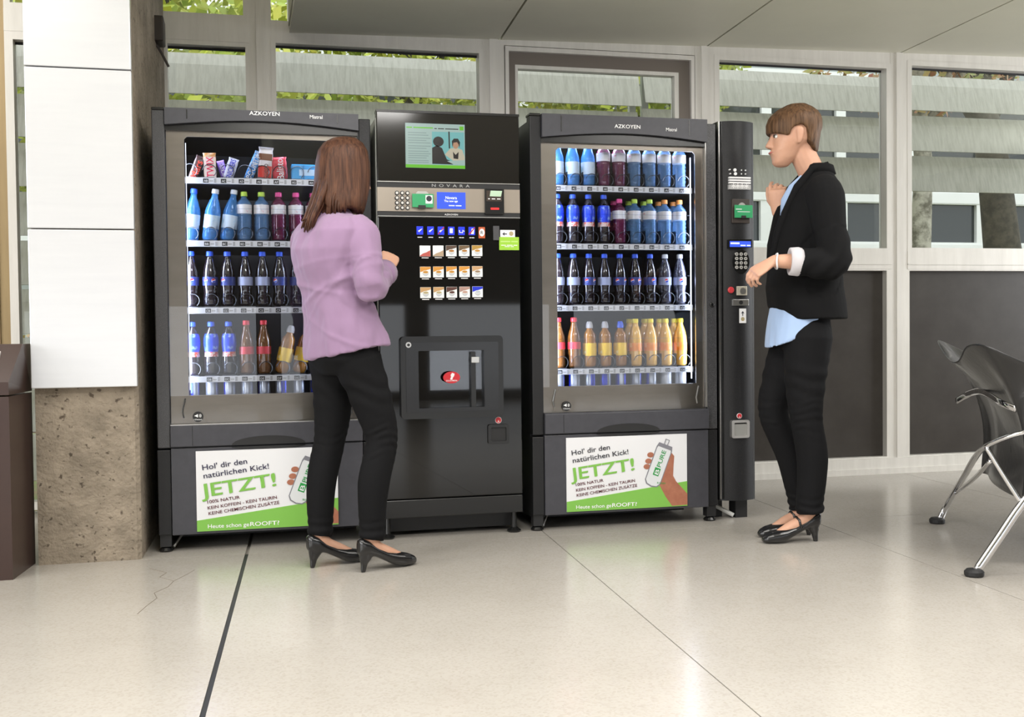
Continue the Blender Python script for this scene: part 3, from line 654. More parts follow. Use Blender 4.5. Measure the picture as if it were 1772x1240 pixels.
k = obj('return_key', B(ex(1164), ex(1236), -.002, .001, ez(250), ez(128), bev=.001), ORANGE_K, cm)
obj('key_ring', disc(bmesh.new(), (ex(1200), ez(188)), .0120, -.003, -.001, 20, .0165), WHITE, k)
text('key_letter', 'R', ex(1200), ez(206), -.0036, POSTER_BLACK, k, .0115, .0150, .04, align='center')
TOPS = [[(.50, .10, .08), (.45, .33, .22), (.10, .06, .04), (.16, .10, .05), (.42, .25, .05)], [(.66, .30, .05)]*4 + [(.55, .33, .16)], [(.55, .33, .14), (.55, .33, .14), (.10, .04, .03), (.42, .26, .22), (.01, .03, .60)]]
COFFEE = [[None, None, (.40, .17, .03), (.40, .17, .03), (.50, .24, .04)], [(.55, .26, .03)]*4 + [(.30, .2, .12)], [(.45, .38, .2), (.45, .38, .2), (.08, .02, .012), (.50, .30, .24), (.5, .55, .6)]]
CAPT = [['ESPRESSO', 'ESPRESSO', 'Espresso', 'Kaffee', 'Kaffee'], ['Kaffee', 'Verlängerter', 'Melange', 'Kaffee', 'Cappuccino'], ['Latte', 'Milch', 'Kakao', 'Kakao', 'Wasser']]
for r_ in range(3):
    for c_ in range(5):
        x0 = ex(519+142*c_); z1 = ez((333, 558, 778)[r_]-2*c_); s = ex(117)-ex(0)
        kt = mat('key_top_%d_%d' % (r_, c_), TOPS[r_][c_], 0.35)
        k = obj('drink_key', B(x0, x0+s, -.002, .001, z1-s, z1, bev=.0012), KW, cm)
        if COFFEE[r_][c_] is None:
            hill = [(x0+.0008, z1-s+.0008), (x0+s-.0008, z1-s+.0008), (x0+s-.0008, z1-s*.42), (x0+s*.6, z1-s*.62), (x0+s*.3, z1-s*.72), (x0+.0008, z1-s*.92)]
            obj('key_picture', prism(bmesh.new(), hill, -.0028, -.001), kt, k)
        else:
            obj('key_picture', prism(bmesh.new(), [(x0+.0008, z1-.0008), (x0+s-.0008, z1-.0008), (x0+s-.0008, z1-s*.2), (x0+s*.5, z1-s*.36), (x0+.0008, z1-s*.5)], -.0026, -.001), kt, k)
            c = (x0+s*.52, z1-s*.5)
            obj('printed_cup', prism(bmesh.new(), [(c[0]-s*.30, c[1])] + [(c[0]+s*.30*math.cos(PI+PI*i/10), c[1]+s*.36*math.sin(PI+PI*i/10)) for i in range(11)][1:], -.0029, -.001), mat('cup_grey', (0.55, 0.57, 0.60), 0.4), k)
            obj('printed_rim', disc(bmesh.new(), (c[0], c[1]), s*.31, -.0032, -.001, 16, s*.15), KW, k)
            obj('printed_coffee', disc(bmesh.new(), (c[0], c[1]), s*.25, -.0035, -.001, 16, s*.11), mat('coffee_%d_%d' % (r_, c_), COFFEE[r_][c_], 0.4), k)
        text('key_caption', CAPT[r_][c_], x0+s/2, z1-s-.0078, -.001, WHITE_TXT, cm, s*.66, .0056, .02, align='center')
part_box('magnet_clip', (ex(1325), ex(1392), -.006, .0, ez(268), ez(115)), mat('clip_smoke', (0.08, 0.08, 0.085), 0.2), cm)
st = part_box('coin_sticker', (ex(1405), ex(1570), -.0015, .001, ez(240), ez(157)), WHITE, cm)
obj('sticker_coin', disc(bmesh.new(), (ex(1527), ez(196)), .0098, -.0022, -.001, 16), mat('coin_print', (0.40, 0.33, 0.18), 0.4), st)
obj('sticker_arrow', prism(bmesh.new(), [(ex(1428), ez(200)), (ex(1455), ez(178)), (ex(1450), ez(195)), (ex(1480), ez(195)), (ex(1480), ez(205)), (ex(1450), ez(205)), (ex(1455), ez(222))], -.0022, -.001), POSTER_BLACK, st)
ls = part_box('green_notice', (ex(1392), ex(1613), -.0025, .001, ez(375), ez(233)), LIME, cm)
text('notice_text', 'ATTENTION PLEASE', ex(1503), ez(292), -.0032, mat('lime_pale', (0.50, 0.72, 0.22), 0.4), ls, .076, .0090, .01, align='center')
text('notice_text', 'exact change only', ex(1503), ez(328), -.0032, WHITE_TXT, ls, .072, .0050, .01, align='center')
text('notice_text', 'thank you', ex(1503), ez(343), -.0032, WHITE_TXT, ls, .040, .0050, .01, align='center')
# cup delivery
dx0, dx1, dz0, dz1 = cx_(686), cx_(862), cz_(715), cz_(576)
fr = obj('delivery_frame', ring_prism(bmesh.new(), rrect(dx0, dx1, dz0, dz1, .018), rrect(dx0+.045, dx1-.03, dz0+.035, dz1-.032, .006), -.030, .02), SATIN, cm, angle=40)
obj('delivery_bevel', ring_prism(bmesh.new(), rrect(dx0+.022, dx1-.022, dz0+.028, dz1-.026, .008), rrect(dx0+.075, dx1-.085, dz0+.045, dz1-.062, .004), -.033, -.005), mat('flap_black', (0.010, 0.010, 0.011), 0.18), fr)
part_box('delivery_door', (dx0+.045, dx1-.03, -.006, -.003, dz0+.035, dz1-.032), GLASS, cm)
part_box('delivery_chamber', (dx0+.045, dx1-.03, .0005, .004, dz0+.035, dz1-.032), BLACK, cm)
part_box('cup_rail', (cx_(806), cx_(814), -.028, -.004, cz_(700), cz_(603)), SATIN, cm)
obj('latch', B(cx_(806), cx_(820), -.036, -.02, cz_(622), cz_(612), bev=.002), STEEL, cm)
ov = obj('brand_badge', disc(bmesh.new(), (cx_(771.5), cz_(646)), cx_(786)-cx_(771.5), -.0375, -.0335, 28, (cz_(636)-cz_(646))), RED, cm)
obj('badge_figure', prism(bmesh.new(), [(cx_(771.5+a), cz_(646+b)) for a, b in ((-3, 3), (-1, -1), (-2, -4), (1, -8), (5, -6), (4, -2), (2, 0), (1, 4))], -.0385, -.036), WHITE, ov)
text('badge_text', 'JULIUS MEINL', cx_(771.5), cz_(652.5), -.0382, WHITE_TXT, ov, .050, .0062, .02, align='center')
obj('lock', disc(bmesh.new(), (cx_(699), cz_(590)), .012, -.035, -.029, 18), STEEL, cm)
obj('lock_core', disc(bmesh.new(), (cx_(699), cz_(590)), .006, -.037, -.03, 14), BLACK, cm)
obj('coin_return', ring_prism(bmesh.new(), rrect(cx_(836), cx_(873), cz_(763), cz_(729), .01), rrect(cx_(841), cx_(868), cz_(758), cz_(734), .006), -.012, .002), SATIN, cm, angle=40)
part_box('return_flap', (cx_(841), cx_(868), -.006, -.0, cz_(758), cz_(734)), BLACK, cm)
sg = obj('sticker', disc(bmesh.new(), (cx_(855), cz_(722)), .0145, -.0015, .001, 20), WHITE, cm)
obj('sticker_ring', disc(bmesh.new(), (cx_(855), cz_(722)), .0128, -.0022, -.001, 20), RED, sg)
text('sticker_letter', 'A', cx_(855), cz_(726), -.0028, WHITE_TXT, sg, .010, .010, .03, align='center')

# ------------------------------------------------------------------ payment column
pc = tag(empty('payment_column', (2.474, 0, 0)), 'slim black payment column with green card and keypad, right of the machines', 'payment terminal')
px_ = lambda p: (p-1240)*.00284; pz_ = lambda p: 1.846-(p-208)*.002678
gx = lambda p: px_(1220+p*120/413); gz = lambda p: pz_(200+p*360/1240)
prof = [(.006, .07), (.006, .012), (.020, .000)] + [(.025+.145*i/12, -.003-.022*math.sin(PI*i/12)) for i in range(13)] + [(.172, .0), (.184, .008), (.184, .07)]
obj('front_shell', prism(bmesh.new(), prof, .092, 1.842, 'z'), BLACK_TEX, pc, angle=30)
part_box('edge_trim', (.006, .010, -.003, .012, .10, 1.84), STEEL, pc)
obj('back_box', B(.004, .180, .06, .75, .095, 1.835, bev=.003), BLACK_TEX, pc)
for x in (.018, .150): part_box('groove', (x, x+.003, -.0075, .0, .10, 1.84), SATIN, pc)
part_box('leg', (.105, .165, .05, .12, .0, .095), BLACK, pc); part_box('leg', (.02, .06, .10, .16, .0, .095), BLACK, pc)
obj('brace', tube(bmesh.new(), [(-.012, .12, .075), (.095, .05, .012)], .010, 8), mat('brace_white', (0.6, 0.6, 0.58), 0.5), pc)
y0 = -.0265
for a, b in ((125, 320), (155, 322), (200, 322), (225, 322), (128, 344), (158, 344), (200, 344), (225, 344)): obj('print_symbol', disc(bmesh.new(), (gx(a+(6 if a < 200 else 0)), gz(b)), (.0075 if a in (155, 158) else .0030), y0, -.01, 10), WHITE_TXT, pc)
for b in (367, 382, 397): part_box('price_row', (gx(126), gx(256), y0, -.008, gz(b+5), gz(b-5)), WHITE, pc)
pr_ = part_box('symbol_row', (gx(124), gx(256), y0, -.008, gz(436), gz(408)), GREY_TXT, pc)
text('symbol_text', '****', gx(190), gz(446), y0-.0006, WHITE_TXT, pr_, .085, .034, .03, align='center')
rp = obj('reader_plate', B(gx(140), gx(247), y0-.004, -.008, gz(635), gz(493), bev=.002), mat('reader_brown', (0.045, 0.035, 0.03), 0.4), pc)
obj('reader_throat', disc(bmesh.new(), (gx(197), gz(540)), .019, y0-.008, -.02, 18, .020), STEEL, rp)
c2 = obj('card', B(gx(148), gx(257), y0-.016, y0-.012, gz(605), gz(530), bev=.001), GREEN_CARD, pc)
text('card_text', 'Guthaben', gx(155), gz(558), y0-.0166, WHITE_TXT, c2, .030, .006, .02)
part_box('card_line', (gx(165), gx(240), y0-.0166, y0-.015, gz(571), gz(568)), WHITE_TXT, c2)
obj('card_grip', B(gx(188), gx(215), y0-.020, y0-.01, gz(608), gz(592), bev=.001), BLACK, pc)
hd = obj('display_housing', prism(bmesh.new(), [(gx(118), gz(785)), (gx(257), gz(778)), (gx(257), gz(730)), (gx(118), gz(733))], y0-.006, -.008), SATIN, pc)
l2 = part_box('display', (gx(123), gx(250), y0-.0075, y0-.004, gz(776), gz(742)), LCD, hd)
text('display_text', '0800', gx(127), gz(762), y0-.0082, LCDT, hd, .044, .013, .02)
text('display_text', '1.00 EUR', gx(248), gz(772), y0-.0082, LCDT, hd, .050, .009, .02, align='right')
kp = obj('keypad_recess', disc(bmesh.new(), (gx(195), gz(862)), gx(240)-gx(195)+.004, y0-.001, -.008, 24, gz(790)-gz(862)), SATIN, pc)
for r_ in range(4):
    for c_ in range(3):
        k = obj('key', disc(bmesh.new(), (gx(166+27*c_), gz(818+26*r_)), .0078, y0-.005, -.01, 14), KEYS, pc)
        obj('key_dot', disc(bmesh.new(), (gx(166+27*c_), gz(818+26*r_)), .0030, y0-.006, y0-.004, 8), BLACK, k)
obj('cancel_button', lathe(bmesh.new(), [(0, 0), (.0150, 0), (.0150, .006), (.012, .009), (0, .010)], 20), mat('button_red', (0.62, 0.05, 0.06), 0.35), pc).matrix_local = Matrix.Translation((gx(131), y0+.002, gz(1030))) @ Matrix.Rotation(PI/2, 4, 'X')
cs = obj('coin_slot', B(gx(166), gx(227), y0-.006, -.008, gz(1062), gz(1008), bev=.0015), mat('coin_plate', (0.62, 0.58, 0.48), 0.35, 0.4), pc)
obj('coin_ring', disc(bmesh.new(), (gx(200), gz(1037)), .0150, y0-.008, y0-.005, 18), STEEL, cs)
lk = obj('lock_plate', B(gx(140), gx(238), y0-.003, -.008, gz(1122), gz(1086), bev=.001), STEEL, pc)
obj('lock', disc(bmesh.new(), (gx(190), gz(1104)), .0095, y0-.005, y0-.002, 14), BLACK, lk)
s2 = part_box('coin_sticker', (gx(182), gx(223), y0-.001, -.008, gz(1226), gz(1140)), WHITE, pc)
obj('sticker_coin', disc(bmesh.new(), (gx(202), gz(1202)), .0092, y0-.0018, y0, 16), mat('coin_print', (0.40, 0.33, 0.18), 0.4), s2)
obj('sticker_arrow', prism(bmesh.new(), [(gx(202-10), gz(1170)), (gx(202), gz(1155)), (gx(202+10), gz(1170)), (gx(204), gz(1166)), (gx(204), gz(1184)), (gx(200), gz(1184)), (gx(200), gz(1166))], y0-.0018, y0), POSTER_BLACK, s2)
sg = obj('sticker', disc(bmesh.new(), (px_(1272), pz_(716)), .0125, y0-.001, -.008, 20), WHITE, pc)
obj('sticker_ring', disc(bmesh.new(), (px_(1272), pz_(716)), .0108, y0-.0018, y0, 20), RED, sg)
text('sticker_letter', 'A', px_(1272), pz_(719.5), y0-.0024, WHITE_TXT, sg, .008, .009, .03, align='center')
cr = obj('coin_return', ring_prism(bmesh.new(), rrect(px_(1257), px_(1288.5), pz_(754), pz_(723), .010), rrect(px_(1261.5), px_(1284), pz_(750), pz_(727.5), .005), y0-.010, -.005), STEEL, pc, angle=40)
part_box('return_flap', (px_(1261.5), px_(1284), y0-.004, -.006, pz_(750), pz_(730)), mat('flap_grey', (0.40, 0.40, 0.38), 0.3, 0.6), cr)
# round lock on the post beside the column
obj('post_lock', lathe(bmesh.new(), [(0, 0), (.011, 0), (.011, .006), (.007, .008), (0, .008)], 16), SATIN, RIGHTM).matrix_local = Matrix.Translation((.857, -.006, 1.0)) @ Matrix.Rotation(PI/2, 4, 'X')
# ------------------------------------------------------------------ products
def see_through(name, color, alpha, rough=0.06):
    return mat(name, color, rough, 0.0, 0.9, alpha=alpha, coat=.6)
PET_BLUE = see_through('pet_blue', (0.06, 0.24, 0.55), .58); PET_CLEAR = see_through('pet_clear', (0.12, 0.26, 0.48), .48)
PET_PINK = see_through('pet_cherry', (0.12, 0.012, 0.05), .82); PET_COLA = see_through('pet_cola', (0.012, 0.008, 0.010), .90)
PET_BROWN = see_through('pet_brown', (0.16, 0.06, 0.012), .86); PET_TEA = see_through('pet_tea', (0.34, 0.13, 0.008), .86)
PET_ORANGE = see_through('pet_orange', (0.78, 0.42, 0.07), .96)
CAPS = {'blue': mat('cap_blue', (0.02, 0.08, 0.55), .4), 'white': mat('cap_white', (0.7, 0.72, 0.75), .4), 'green': mat('cap_green', (0.42, 0.60, 0.06), .4),
        'pink': mat('cap_pink', (0.62, 0.05, 0.22), .4), 'orange': mat('cap_orange', (0.75, 0.28, 0.06), .4), 'red': mat('cap_red', (0.55, 0.02, 0.03), .4),
        'yellow': mat('cap_yellow', (0.85, 0.66, 0.02), .4), 'grey': mat('cap_grey', (0.45, 0.43, 0.42), .35)}
LB_WATER = mat('label_water', (0.62, 0.74, 0.86), .4, noise=(25, (0.25, 0.55, 0.75), .5, .7)); LB_JUICE = mat('label_juice', (0.80, 0.78, 0.78), .4, noise=(45, (0.70, 0.25, 0.30), .60, .68))
LB_JUICE_P = mat('label_plain', (0.80, 0.79, 0.80), .4); LB_COLA = mat('label_cola_blue', (0.03, 0.045, 0.20), .35); LB_COLA_S = mat('label_cola_silver', (0.40, 0.44, 0.62), .35)
LB_SLEEVE = mat('label_sleeve', (0.012, 0.05, 0.62), .3, noise=(30, (0.30, 0.45, 0.80), .56, .64)); LB_FRUIT = mat('label_fruit', (0.70, 0.55, 0.50), .4, noise=(60, (0.60, 0.06, 0.03), .5, .55))
LB_RED = mat('label_red', (0.55, 0.04, 0.05), .4); LB_YEL = mat('label_yellow', (0.80, 0.50, 0.03), .4, noise=(28, (0.85, 0.75, 0.45), .55, .68)); LB_OR = mat('label_orange', (0.80, 0.25, 0.03), .4, noise=(30, (0.85, 0.55, 0.25), .5, .65))
ribs = [(.0322 if i % 2 else .0290, .018+.0085*i) for i in range(11)]
KINDS = {
 'water': dict(prof=[(0, 0), (.026, 0), (.0315, .008), (.032, .05), (.031, .055), (.032, .06), (.032, .118), (.029, .135), (.024, .150), (.019, .166), (.013, .180), (.012, .196), (0, .196)], m=PET_BLUE, cap='white', cz=.196, bands=[(.050, .106, LB_WATER)], desc='pale blue water bottle'),
 'juice': dict(prof=[(0, 0), (.026, 0), (.0305, .008)] + ribs + [(.0315, .112), (.0315, .150), (.028, .160), (.020, .170), (.0125, .178), (.012, .188), (0, .188)], m=PET_CLEAR, cap='green', cz=.186, bands=[(.112, .150, LB_JUICE)], desc='clear ribbed drink bottle'),
 'cola': dict(prof=[(0, 0), (.022, 0), (.0295, .012), (.030, .03), (.0265, .060), (.0285, .078), (.0305, .090), (.0305, .120), (.0285, .145), (.024, .168), (.018, .190), (.0128, .205), (.012, .216), (0, .216)], m=PET_COLA, cap='blue', cz=.212, bands=[(.088, .124, LB_COLA)], desc='dark cola bottle with blue label'),
 'sleeve': dict(prof=[(0, 0), (.023, 0), (.030, .012), (.0305, .05), (.0285, .075), (.0265, .095), (.030, .115), (.0315, .135), (.029, .160), (.021, .182), (.013, .195), (.012, .206), (0, .206)], m=PET_COLA, cap='blue', cz=.203, bands=[(.076, .096, LB_FRUIT), (.096, .172, LB_SLEEVE)], desc='blue sleeved cola mix bottle'),
 'redcap': dict(prof=[(0, 0), (.024, 0), (.0305, .010), (.0305, .05), (.0300, .075), (.0305, .085), (.0305, .120), (.029, .140), (.024, .160), (.017, .180), (.0135, .198), (.013, .212), (0, .212)], m=PET_BROWN, cap='red', cz=.208, bands=[(.084, .116, LB_RED)], desc='brown drink bottle with red cap'),
 'tea': dict(prof=[(0, 0), (.022, 0), (.031, .010), (.032, .035), (.030, .048), (.0315, .056), (.0315, .108), (.0285, .120), (.0295, .135), (.027, .152), (.018, .166), (.014, .172), (.014, .182), (0, .182)], m=PET_TEA, cap='grey', cz=.178, bands=[(.052, .110, LB_YEL)], desc='amber iced tea bottle'),
 'orange': dict(prof=[(0, 0), (.024, 0), (.0305, .008), (.0315, .04), (.0315, .115), (.030, .135), (.025, .158), (.019, .178), (.0142, .190), (.014, .204), (0, .204)], m=PET_ORANGE, cap='yellow', cz=.200, bands=[(.070, .108, LB_OR)], desc='orange drink bottle with yellow cap'),
}
def rad_at(prof, z):
    for (r0, z0), (r1, z1) in zip(prof[:-1], prof[1:]):
        if z0 <= z <= z1 and z1 > z0: return r0 + (r1-r0)*(z-z0)/(z1-z0)
    return .03
_pm = {}
def bottle_meshes(kind):
    if kind in _pm: return _pm[kind]
    K = KINDS[kind]
    bm = lathe(bmesh.new(), K['prof'], 20); me = bpy.data.meshes.new('bottle'); bm.to_mesh(me); bm.free(); me.polygons.foreach_set('use_smooth', [True]*len(me.polygons))
    bands = []
    for z0, z1, m in K['bands']:
        pr = [(rad_at(K['prof'], z0+(z1-z0)*i/6)+.0007, z0+(z1-z0)*i/6) for i in range(7)]
        bm = bmesh.new(); lathe(bm, [(pr[0][0]-.001, z0)] + pr + [(pr[-1][0]-.001, z1)], 20); b = bpy.data.meshes.new('label'); bm.to_mesh(b); bm.free()
        b.polygons.foreach_set('use_smooth', [True]*len(b.polygons)); b.set_sharp_from_angle(angle=.7); bands.append(b)
    c = K['cz']; cr = .0142 if kind != 'tea' else .0165
    bm = lathe(bmesh.new(), [(0, c), (cr, c), (cr*1.04, c+.003), (cr, c+.016), (cr*.9, c+.019), (0, c+.019)] if kind != 'tea' else [(0, c), (cr, c), (cr, c+.012), (cr*.85, c+.022), (cr*.6, c+.030), (0, c+.031)], 16)
    cm_ = bpy.data.meshes.new('cap'); bm.to_mesh(cm_); bm.free()
    _pm[kind] = (me, bands, cm_); return _pm[kind]
def new_mesh_obj(name, me, m, parent=None):
    o = bpy.data.objects.new(name, me); COL.objects.link(o)
    if len(me.materials) == 0: me.materials.append(m)
    o.material_slots[0].link = 'OBJECT'; o.material_slots[0].material = m
    if parent: o.parent = parent
    return o
P_RED = mat('emblem_red', (0.60, 0.02, 0.03), .4); P_BLUE = mat('emblem_blue', (0.02, 0.05, 0.45), .4)
_emb = []
def emblem(parent, dx, z, r, R_=.0085):
    if not _emb:
        for nm, a0, a1, k in (('emblem_top', 12, 168, 1), ('emblem_base', 192, 348, 1)):
            bm = bmesh.new(); prism(bm, [(R_*math.cos(math.radians(a0+(a1-a0)*i/10)), R_*math.sin(math.radians(a0+(a1-a0)*i/10))) for i in range(11)], -.0012, .0)
            me = bpy.data.meshes.new(nm); bm.to_mesh(me); bm.free(); _emb.append(me)
        bm = bmesh.new(); disc(bm, (0, 0), R_*1.06, -.0006, .001, 18); me = bpy.data.meshes.new('emblem_disc'); bm.to_mesh(me); bm.free(); _emb.append(me)
    a = math.asin(max(-1, min(1, dx/(r+.001))))
    for me, m in zip(_emb, (P_RED, P_BLUE, WHITE)):
        o = new_mesh_obj('emblem', me, m, parent); o.location = (dx, -(r+.0006)*math.cos(a), z); o.rotation_euler = (0, math.radians(-18), a)
ORD = ['first', 'second', 'third', 'fourth', 'fifth', 'sixth', 'seventh', 'eighth', 'ninth']
SHELF = {'A': 'top', 'B': 'second', 'C': 'third', 'D': 'fourth', 'E': 'bottom'}
MX = {'left': 0.0, 'right': 1.582}; MC = {'left': LCOLS, 'right': RCOLS}
def bottle(side, row, i, kind, cap=None, m=None, bands=None, desc=None, tilt=0.0, y=.102, dz=0.0, behind=False):
    K = KINDS[kind]; me, bs, cme = bottle_meshes(kind)
    b = new_mesh_obj('drink_bottle', me, m or K['m'])
    b.location = (MX[side]+MC[side][i], y, ROWZ[row]+.0175+dz); b.rotation_euler = (0, tilt, random.uniform(-.5, .5) if kind not in ('cola',) else 0)
    where = 'behind ' + ORD[i] + ' from left' if behind else ORD[i] + ' from left'
    tag(b, '%s, %s, %s shelf of %s vending machine' % (desc or K['desc'], where, SHELF[row], side), 'bottle', 'drinks in the %s vending machine' % side)
    for k, bme in enumerate(bs): new_mesh_obj('label', bme, (bands[k] if bands else K['bands'][k][2]), b)
    new_mesh_obj('cap', cme, CAPS[cap or K['cap']], b)
    return b
def colas(side, row, i, white=False, emb=((0.0,),)):
    b = bottle(side, row, i, 'cola', 'white' if white else 'blue', see_through('pet_light', (.05, .05, .07), .75) if white else None, [LB_COLA_S if (white or emb is None) else LB_COLA], 'white capped diet cola bottle' if white else None)
    for dx in (emb or ()): emblem(b, dx, .108, .0305)
W_ = dict(kind='water'); 
def juice(side, row, i, cap, cherry=False, plain=False, **k):
    bottle(side, row, i, 'juice', cap, PET_PINK if cherry else None, [LB_JUICE_P if plain else LB_JUICE], ('cherry' if cherry else 'clear') + ' ribbed bottle with %s cap' % cap, **k)
for i in range(3): bottle('left', 'B', i, 'water', 'white' if i else 'blue', tilt=math.radians(9 if i else 5))
for i, c in ((3, 'green'), (4, 'green')): juice('left', 'B', i, c)
for i in (5, 6, 7, 8): juice('left', 'B', i, 'pink', True)
for i, e in enumerate(((0.004,), (-.016, .014), (-.018,), None, None, (-.019,), (.016,), None, None)): colas('left', 'C', i, False, e)
for i in range(3): bottle('left', 'D', i, 'sleeve')
for i in (3, 4): bottle('left', 'D', i, 'redcap')
for i in (5, 6, 7, 8): bottle('left', 'D', i, 'tea', tilt=math.radians(13))
for i in range(3): bottle('right', 'A', i, 'water', 'white')
for i in (3, 4): juice('right', 'A', i, 'pink', True)
for i in (5, 6, 7, 8): juice('right', 'A', i, 'green' if i < 7 else 'orange', plain=(i == 6))
for i in range(4): bottle('right', 'B', i, 'sleeve')
juice('right', 'B', 4, 'pink', True, True)
for i, c in ((5, 'green'), (6, 'green'), (7, 'orange'), (8, 'orange')): juice('right', 'B', i, c, plain=(i > 6))
for i, c in ((4, 'pink'), (5, 'green'), (6, 'green'), (7, 'orange'), (8, 'orange')): juice('right', 'B', i, c, c == 'pink', y=.180, behind=True)
for i, e in enumerate((None, None, (-.018, .019), None, (-.019, .019), (-.020, .012), (.006,))): colas('right', 'C', i, False, e)
for i in (7, 8): colas('right', 'C', i, True, (-.004,))
for i in (0, 1): bottle('right', 'D', i, 'redcap')
for i in (2, 3, 4): bottle('right', 'D', i, 'tea', 'blue' if i == 4 else 'grey')
for i in (5, 6, 7, 8): bottle('right', 'D', i, 'orange')
for i in (5, 6, 7, 8): bottle('right', 'D', i, 'orange', y=.180, behind=True)
# cans on the bottom shelf
CAN_S = mat('can_silver', (0.50, 0.53, 0.60), .25, .7); CAN_B = mat('can_blue', (0.015, 0.03, 0.45), .25, .5); CAN_W = mat('can_white', (0.72, 0.74, 0.78), .3, .3)
bm = lathe(bmesh.new(), [(0, .004), (.020, 0), (.0235, .004), (.0262, .012), (.0262, .118), (.0225, .129), (.0230, .133), (.0210, .133), (.0205, .130), (0, .130)], 20)
can_me = bpy.data.meshes.new('drink_can'); bm.to_mesh(can_me); bm.free(); can_me.polygons.foreach_set('use_smooth', [True]*len(can_me.polygons))
bm = bmesh.new()
for a0, a1 in ((-110, -62),):
    n = 6; A_ = []; B_ = []
    for i in range(n+1):
        a = math.radians(a0+(a1-a0)*i/n); A_.append(bm.verts.new((.0266*math.cos(a), .0266*math.sin(a), .014+.0*i))); B_.append(bm.verts.new((.0266*math.cos(a), .0266*math.sin(a), .116)))
    for i in range(n): bm.faces.new((A_[i], A_[i+1], B_[i+1], B_[i]))
panel_me = bpy.data.meshes.new('can_panel'); bm.to_mesh(panel_me); bm.free()
bm = lathe(bmesh.new(), [(0, .1295), (.006, .1295), (.006, .1325), (0, .1325)], 12); tab_me = bpy.data.meshes.new('ring_pull'); bm.to_mesh(tab_me); bm.free()
def can(side, i, kind, rot):
    c = new_mesh_obj('drink_can', can_me, {'s': CAN_S, 'b': CAN_B, 'w': CAN_W}[kind]); c.location = (MX[side]+MC[side][i], .10, .58); c.rotation_euler = (0, 0, rot)
    nm = {'s': 'silver and blue', 'b': 'blue', 'w': 'white'}[kind]
    tag(c, '%s energy drink can, %s from left on bottom shelf of %s vending machine' % (nm, ORD[i], side), 'can', 'cans in the %s vending machine' % side)
    if kind != 'w': new_mesh_obj('can_panel', panel_me, CAN_B if kind == 's' else CAN_S, c)
    new_mesh_obj('ring_pull', tab_me, STEEL, c)
    t = text('can_lettering', 'Red Bull', 0, .040, -.0268, P_RED, c, .034, .010, .02, align='center') if kind != 'w' else None
for i, (k, r_) in enumerate((('b', .4), ('s', 1.4), ('s', -1.2), ('s', -1.6), ('s', -1.5), ('s', .3), ('s', 1.6), ('s', -.6), ('s', .2))): can('left', i, k, r_)
for i, (k, r_) in enumerate((('s', 1.8), ('s', -1.6), ('s', .2), ('b', .4), ('b', -.2), ('s', .9), ('s', -1.2), ('w', 0), ('w', 0))): can('right', i, k, r_)
# wrapped bars on the top shelf of the left machine
def wrapper(col, w, h, t, base, tilt, desc, words, tm, pattern=None, dy=0.0, wy=.085, band=None, textw=None, texth=None, back=False):
    bm = bmesh.new(); rings = []
    n = 12; m_ = 12
    for i in range(n+1):
        z = h*i/n; e = min(i, n-i)/n
        th = t*(min(1, e*5.0))**.6 if 0 < i < n else .0008
        ww = w*(1.03 if i in (0, n) else (.94 if i in (1, n-1) else 1.0)) * (1 + .015*math.sin(i*2.3))
        rings.append([bm.verts.new((ww/2*math.copysign(abs(math.cos(a))**.45, math.cos(a)), th/2*math.copysign(abs(math.sin(a))**.6, math.sin(a)), z + (.0025*(k % 2) if i in (0, n) else 0))) for k in range(m_) for a in [2*PI*(k+.5)/m_]])
    for A_, B_ in zip(rings[:-1], rings[1:]):
        for k in range(m_): bm.faces.new((A_[k], A_[(k+1) % m_], B_[(k+1) % m_], B_[k]))
    bm.faces.new(rings[0][::-1]); bm.faces.new(rings[-1])
    o = obj('snack_bar', bm, base, None, True)
    o.location = (LCOLS[0]*0 + col, wy, ROWZ['A']+.008); o.rotation_euler = (math.radians(6), tilt, 0)
    tag(o, desc, 'snack', 'wrapped snacks on the top shelf')
    if band:
        for z0, z1, bmx in band: part_box('wrapper_band', (-w*.46, w*.46, -t/2-.0012, -t/2+.002, z0*h, z1*h), bmx, o)
    if words: text('wrapper_lettering', words, (texth or w*.55)*.5, h*.08, -t/2-.0022, tm, o, textw or h*.82, texth or w*.55, .02, PI/2)
    return o
M_ = lambda n, c, **k: mat('wrap_'+n, c, .3, .1, **k)
wrapper(.150, .040, .100, .018, M_('black', (.03, .012, .01)), math.radians(22), 'dark brown chocolate bar tilted at the far left of the snack shelf', 'Mars', M_('redtxt', (.55, .05, .03)), textw=.075, texth=.030)
wrapper(.2235, .052, .108, .020, M_('gold', (.45, .20, .05), noise=(40, (.55, .42, .30), .45, .6)), math.radians(-2), 'gold and white chocolate bar, second on the snack shelf', 'TWIX', M_('twixred', (.60, .01, .06)), band=[(.03, .86, M_('cream', (.78, .66, .58)))], textw=.085, texth=.030)
wrapper(.2915, .042, .092, .020, M_('navywhite', (.70, .70, .80)), math.radians(18), 'white bar with blue lettering leaning in the third snack slot', 'SNICKERS', M_('snblue', (.02, .03, .50)), textw=.082, texth=.022)
wrapper(.283, .030, .084, .016, M_('purple', (.20, .10, .45)), math.radians(-14), 'purple bar half hidden behind the white leaning bar', 'SNICKERS', WHITE, textw=.07, texth=.018, wy=.115)
wrapper(.372, .036, .128, .018, M_('coconut', (.05, .25, .62), noise=(30, (.62, .72, .85), .5, .62)), math.radians(24), 'blue and white bar leaning right in the fourth snack slot', 'BOUNTY', WHITE, textw=.105, texth=.024)
